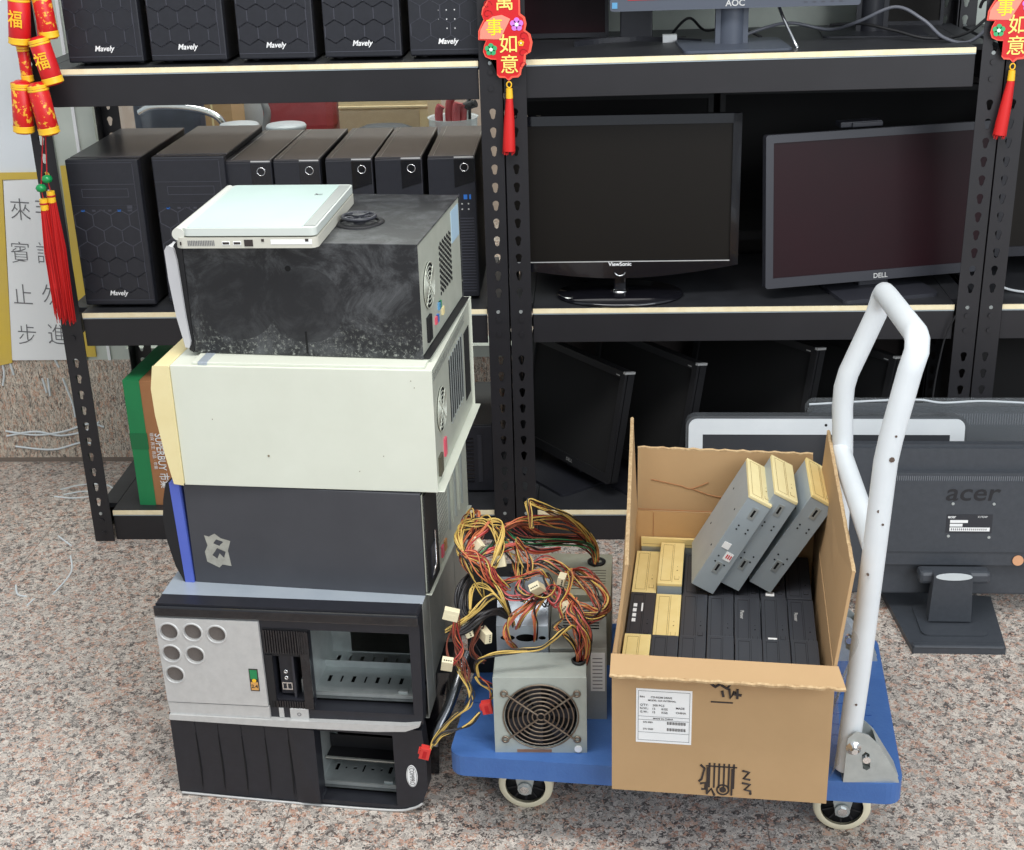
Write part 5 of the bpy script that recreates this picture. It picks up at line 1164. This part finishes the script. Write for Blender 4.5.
for a,c in ((15,16),(17,18)):
    A=Vector(ck[a]); C=Vector(ck[c]); b=MB(); b.cyl(A+Vector((0,0,-.002)),A+Vector((0,0,-.026)),.0085,GOLD,16); b.lathe([(.009,-.010),(.0098,-.012),(.009,-.014)],A,(0,0,1),REDD,16); b.build('gold_collar',t,world=True)
    b=MB(); A=A+Vector((0,0,-.024)); d=C-A
    b.tube([A,A+d*.3,A+d*.7,A+d*.93],[.007,.0105,.012,.009],REDT,12)
    for k in range(120):
        an=random.uniform(0,2*PI); rr=random.uniform(.5,1)*.0165; off=Vector((math.cos(an)*rr,math.sin(an)*rr,0)); e_=random.uniform(.92,1.06)
        b.tube([A+off*.5,A+d*.4+off*.95,A+d*e_+off*random.uniform(.7,1.15)],.0008,REDT if k%3 else REDD,3)
    o=b.build('tassel',t,world=True)
cp=PTH['charm']
def charm(loc,label,full):
    t=thing('hanging_charm',label,'decoration',loc,0,'red new year charms')   # origin: bottom tip of the plaque
    S=.00205
    def P(px,py): return ((px-197)*.000405+0, (412-py)*.000405)          # plaque traced at its own scale, 0.4 mm steps
    out=[P(*p) for p in ((197,425),(180,410),(150,408),(138,395),(138,320),(110,318),(82,305),(72,280),(78,250),(90,225),(50,222),(52,180),(66,150),(80,125),(70,100),(76,70),(95,45),(110,15),(120,-20),(150,-60),(200,-80),(250,-60),(262,0),(262,100),(285,118),(292,150),(285,180),(310,200),(320,240),(310,285),(285,300),(282,340),(262,370),(258,395),(245,408),(215,410))]
    b=MB(); b.plate(out,[],0,.0012,RED,M=FX); b.build('plaque',t)
    sm=[((x-.003)*.93+.001,(z-.07)*.95+.07) for x,z in out]
    b=MB(); b.plate(out,[sm],.0012,.002,mat('charm_rim',srgb(236,90,70),.4),M=FX); b.build('rim',t)
    b=MB(); fan=[P(*p) for p in ((160,222),(58,218),(62,175),(85,138),(125,112),(170,105),(212,125))]; b.plate(fan,[],.0012,.002,mat('fan_pink',srgb(224,140,120),.5),M=FX); b.build('fan_shape',t)
    for ch,px,py,s_,m in (('萬',185,45,.040,GOLDP),('事',132,168,.036,mat('yellow_ink',srgb(246,226,40),.4)),('如',200,250,.040,GOLDP),('意',202,350,.040,GOLDP)):
        x,z=P(px,py); b=MB(); b.text(ch,s_*.98,x,z,-.0025,m,bold=.006); b.build('character',t)
    for px,py,m,rr in ((243,152,mat('flower_lilac',srgb(206,120,214),.4),.013),(112,270,mat('flower_green',srgb(60,170,110),.4),.012),(262,242,GOLD,.006)):
        x,z=P(px,py); b=MB()
        for k in range(5):
            a=R(90+72*k); b.plate(circ(x+math.cos(a)*rr*.6,z+math.sin(a)*rr*.6,rr*.45,12),[],.0012,.0022,m,M=FX)
        b.plate(circ(x,z,rr*.3,10),[],.0012,.0026,PAPER,M=FX); b.build('flower',t)
    b=MB()
    for px,py,s_ in ((275,210,1),(270,290,1),(268,350,.8),(100,55,1.0),(100,100,1)):
        x,z=P(px,py); b.tube([(x+math.cos(a*.6)*(.010-.0008*a)*s_,-.0018,z+math.sin(a*.6)*(.010-.0008*a)*s_) for a in range(10)],.0009,REDD,5)
    b.build('swirl',t)
    b=MB(); b.tube([(math.cos(a*PI/6)*.005,0,-.013+math.sin(a*PI/6)*.006) for a in range(12)],.0014,GOLD,6,True); b.cyl((0,0,-.020),(0,0,-.040),.0065,GOLD,14,r1=.0075); b.build('gold_collar',t)
    b=MB(); A=Vector((0,0,-.040)); d=Vector((-.004 if full else -.012,0,-.113))
    b.tube([A,A+d*.35,A+d*.75,A+d*.95],[.007,.010,.0125,.0125],REDT,12)
    for k in range(60):
        an=random.uniform(0,2*PI); rr=random.uniform(.6,1)*.0135; off=Vector((math.cos(an)*rr,math.sin(an)*rr*.6,0)); e_=random.uniform(.95,1.03)
        b.tube([A+off*.5,A+d*.4+off*.8,A+d*e_+off],.0008,REDT if k%3 else REDD,3)
    b.build('tassel',t)
    return t
charm(cp[4]+(0,) if False else (cp[4][0]+.006,cp[4][1],cp[4][2]),'red new year charm with gold characters on the centre post',True)
charm((cp[7][0]+.006,cp[7][1],cp[7][2]),'red new year charm on the right post, cut by the photo edge',False)

# ------------------------------------------------------------------ the room behind the glass
RY=4.5
b=MB(); b.box(-1.43,-1.30,4.95,5.2,0,.80,CARD); b.box(-1.375,-1.368,4.949,4.95,0,.80,YELLOWED); tagit(b.build('carton'),'tall brown carton behind the glass between the chairs','box')
t=thing('office_chair','black padded chair with chrome arm behind the glass','chair',(-1.36,4.55,0))
BLV=mat('dark_vinyl',srgb(52,56,68),.4,noise=.5,nscale=10,col2=srgb(74,80,94))
b=MB(); b.box(-.19,.05,.05,.12,.45,.95,BLV); b.build('backrest',t,.03); b=MB(); b.box(-.22,.10,-.35,.1,.40,.48,BLV); b.build('seat',t,.02)
b=MB(); b.tube(spline([(-.13,-.04,.725),(-.08,-.05,.745),(.02,-.05,.742),(.10,-.05,.725),(.145,-.05,.69),(.16,-.02,.60),(.16,.0,.44)],8),.012,CHROME,12); b.build('arm_rest',t)
for x,y_ in ((-.2,-.3),(.08,-.3),(-.2,.08),(.08,.08)):
    b=MB(); b.cyl((x,y_,0),(x,y_,.42),.012,CHROME,12); b.build('leg',t)
t=thing('office_chair','wide grey curved backrest chair behind the glass','chair',(-1.27,5.15,0))
GV=mat('grey_vinyl',srgb(140,144,150),.45,noise=.4,nscale=8,col2=srgb(160,164,168))
b=MB(); b.lathe([(.10,.0),(.12,.1),(.12,.30),(.09,.36),(0,.37)],(0,.1,.43),(0,0,1),GV,24); b.build('backrest',t); b=MB(); b.lathe([(0,0),(.15,.0),(.16,.03),(0,.06)],(0,-.02,.40),(0,0,1),GV,24); b.build('seat',t); b=MB(); b.cyl((0,0,.02),(0,0,.41),.025,MATTE,14); b.lathe([(.2,0),(.2,.02),(0,.04)],(0,0,0),(0,0,1),MATTE,20); b.build('pedestal',t)
t=thing('office_chair','dark red padded chair behind the glass','chair',(-1.0,4.62,0))
RV=mat('maroon_vinyl',srgb(140,52,58),.4,noise=.5,nscale=9,col2=srgb(165,72,76))
b=MB(); b.box(-.12,.13,.02,.10,.62,.90,RV); b.build('backrest',t,.03); b=MB(); b.box(-.13,.13,-.33,.02,.42,.50,RV); b.build('seat',t,.02)
b=MB(); b.tube(spline([(-.13,.02,.9),(-.09,-.05,.75),(-.08,-.06,.70),(-.10,-.08,.62),(-.12,-.2,.5)],6),.012,INKG,10); b.build('arm_rest',t)
for x,y_ in ((-.11,-.3),(.11,-.3),(-.11,.05),(.11,.05)):
    b=MB(); b.cyl((x,y_,0),(x,y_,.44),.011,CHROME,10); b.build('leg',t)
for i,(x,y_) in enumerate(((-1.09,4.22),(-.94,4.20))):
    t=thing('stool',['pale plastic stool seat behind the glass above the second narrow tower','pale plastic stool seat behind the glass nearer the wooden cabinet'][i],'stool',(x,y_,0),0,'pale stools behind the glass')
    b=MB(); b.lathe([(0,.736),(.058,.736),(.062,.730),(.060,.718),(0,.718)],(0,0,0),(0,0,1),mat('stool_grey',srgb(170,174,178),.4),24); b.build('seat',t)
    for a in range(4):
        b=MB(); c,s_=math.cos(R(45+90*a)),math.sin(R(45+90*a)); b.cyl((c*.09,s_*.09,0),(c*.05,s_*.05,.72),.008,CHROME,10); b.build('leg',t)
t=thing('wooden_cabinet','pale wooden cabinet standing behind the glass, left of the clear bin','cabinet',(-.83,4.5,0))
WOOD=mat('pale_wood',srgb(204,180,140),.6,noise=.8,nscale=16,col2=srgb(222,202,164)); WOODD=mat('grain_wood',srgb(168,146,120),.7,noise=.8,nscale=45,col2=srgb(190,170,142))
b=MB(); b.box(0,.29,0,.4,0,.78,WOOD); b.box(0,.262,-.004,0,.50,.722,WOODD); b.box(0,.29,-.01,0,.728,.736,WOOD); b.build('cabinet_body',t,.003)
b=MB(); b.box(-.17,-.005,.32,.36,0,.80,mat('rose_brown',srgb(150,112,104),.6)); b.build('side_panel',t)
t=thing('storage_bin','clear plastic bin holding red handled tools behind the glass','bin',(-.455,4.45,0))
b=MB(); b.lathe([(.058,.0),(.078,.70),(.082,.705),(.076,.70),(.056,.004),(0,.003)],(0,0,0),(0,0,1),BINP,28); b.build('bin_wall',t)
for i,(x,y_,h,m) in enumerate(((-.045,0,.74,RV),(-.015,.02,.76,RV),(.01,-.01,.75,RV),(.03,.01,.74,RV))):
    b=MB(); b.tube(spline([(-.455+x*.5,4.45+y_*.5,.1),(-.455+x,4.45+y_,.66),(-.455+x+.01,4.45+y_,h-.0)],5),.013,m,10); b.cyl((-.455+x*.4,4.45,.02),(-.455+x*.5,4.45+y_*.5,.12),.006,STEEL,8)
    tagit(b.build('hand_tool'),'red handled tool standing in the clear bin behind the glass','tool','red handled tools in the clear bin')
for i,x in enumerate((.048,.056)):
    b=MB(); b.tube([(-.455+x*.4,4.46,.05),(-.455+x,4.46,.76)],.005,MATTE if i else STEEL,8); b.cyl((-.455+x-.01,4.46,.735),(-.455+x+.02,4.45,.745),.012,MATTE,10); tagit(b.build('hand_tool'),['steel shafted tool in the clear bin behind the glass','black shafted tool in the clear bin behind the glass'][i],'tool')
b=MB(); b.lathe([(0,.045),(.06,.045),(.10,.03),(.11,.0),(0,0)],(0,0,0),(0,0,1),mat('dark_cushion',srgb(60,62,66),.7),24); b.v=[(v[0],v[1]*.5,v[2]) for v in b.v]; o=b.build('cushion'); place(o,(-.66,4.36,.655)); tagit(o,'dark round cushion on a stand in front of the wooden cabinet','cushion')
b=MB(); b.box(-.76,-.56,4.30,4.45,.0,.655,WOODD); tagit(b.build('low_stand','') if False else b.build('low_stand'),'low wooden stand under the dark cushion behind the glass','stand')

# ------------------------------------------------------------------ light
wd=bpy.data.worlds.new('w'); SC.world=wd; wd.use_nodes=True
wd.node_tree.nodes['Background'].inputs[0].default_value=(.86,.93,1,1); wd.node_tree.nodes['Background'].inputs[1].default_value=.55
def area(name,loc,target,sx,sy,e,col=(1,1,1)):
    L=bpy.data.lights.new(name,'AREA'); L.shape='RECTANGLE'; L.size=sx; L.size_y=sy; L.energy=e; L.color=col
    o=bpy.data.objects.new(name,L); COL.objects.link(o); o.location=loc
    o.rotation_euler=(Vector(target)-Vector(loc)).to_track_quat('-Z','Y').to_euler(); return o
area('ceiling_lamp',(-.3,1.3,3.0),(-.2,2.3,0),2.2,.7,48,(1,.98,.95))
area('street_daylight',(2.3,-.9,2.3),(-.2,2.3,.4),2.8,2.0,80,(.92,.96,1))
area('rear_fill_light',(-.7,4.7,2.5),(-.7,4.7,0),1.6,.6,45,(1,.97,.92))  # added fill to brighten what lies behind the glass
SC.view_settings.view_transform='Standard'; SC.view_settings.look='None'; SC.view_settings.gamma=1; SC.view_settings.exposure=.35
SC.view_settings.use_curve_mapping=False
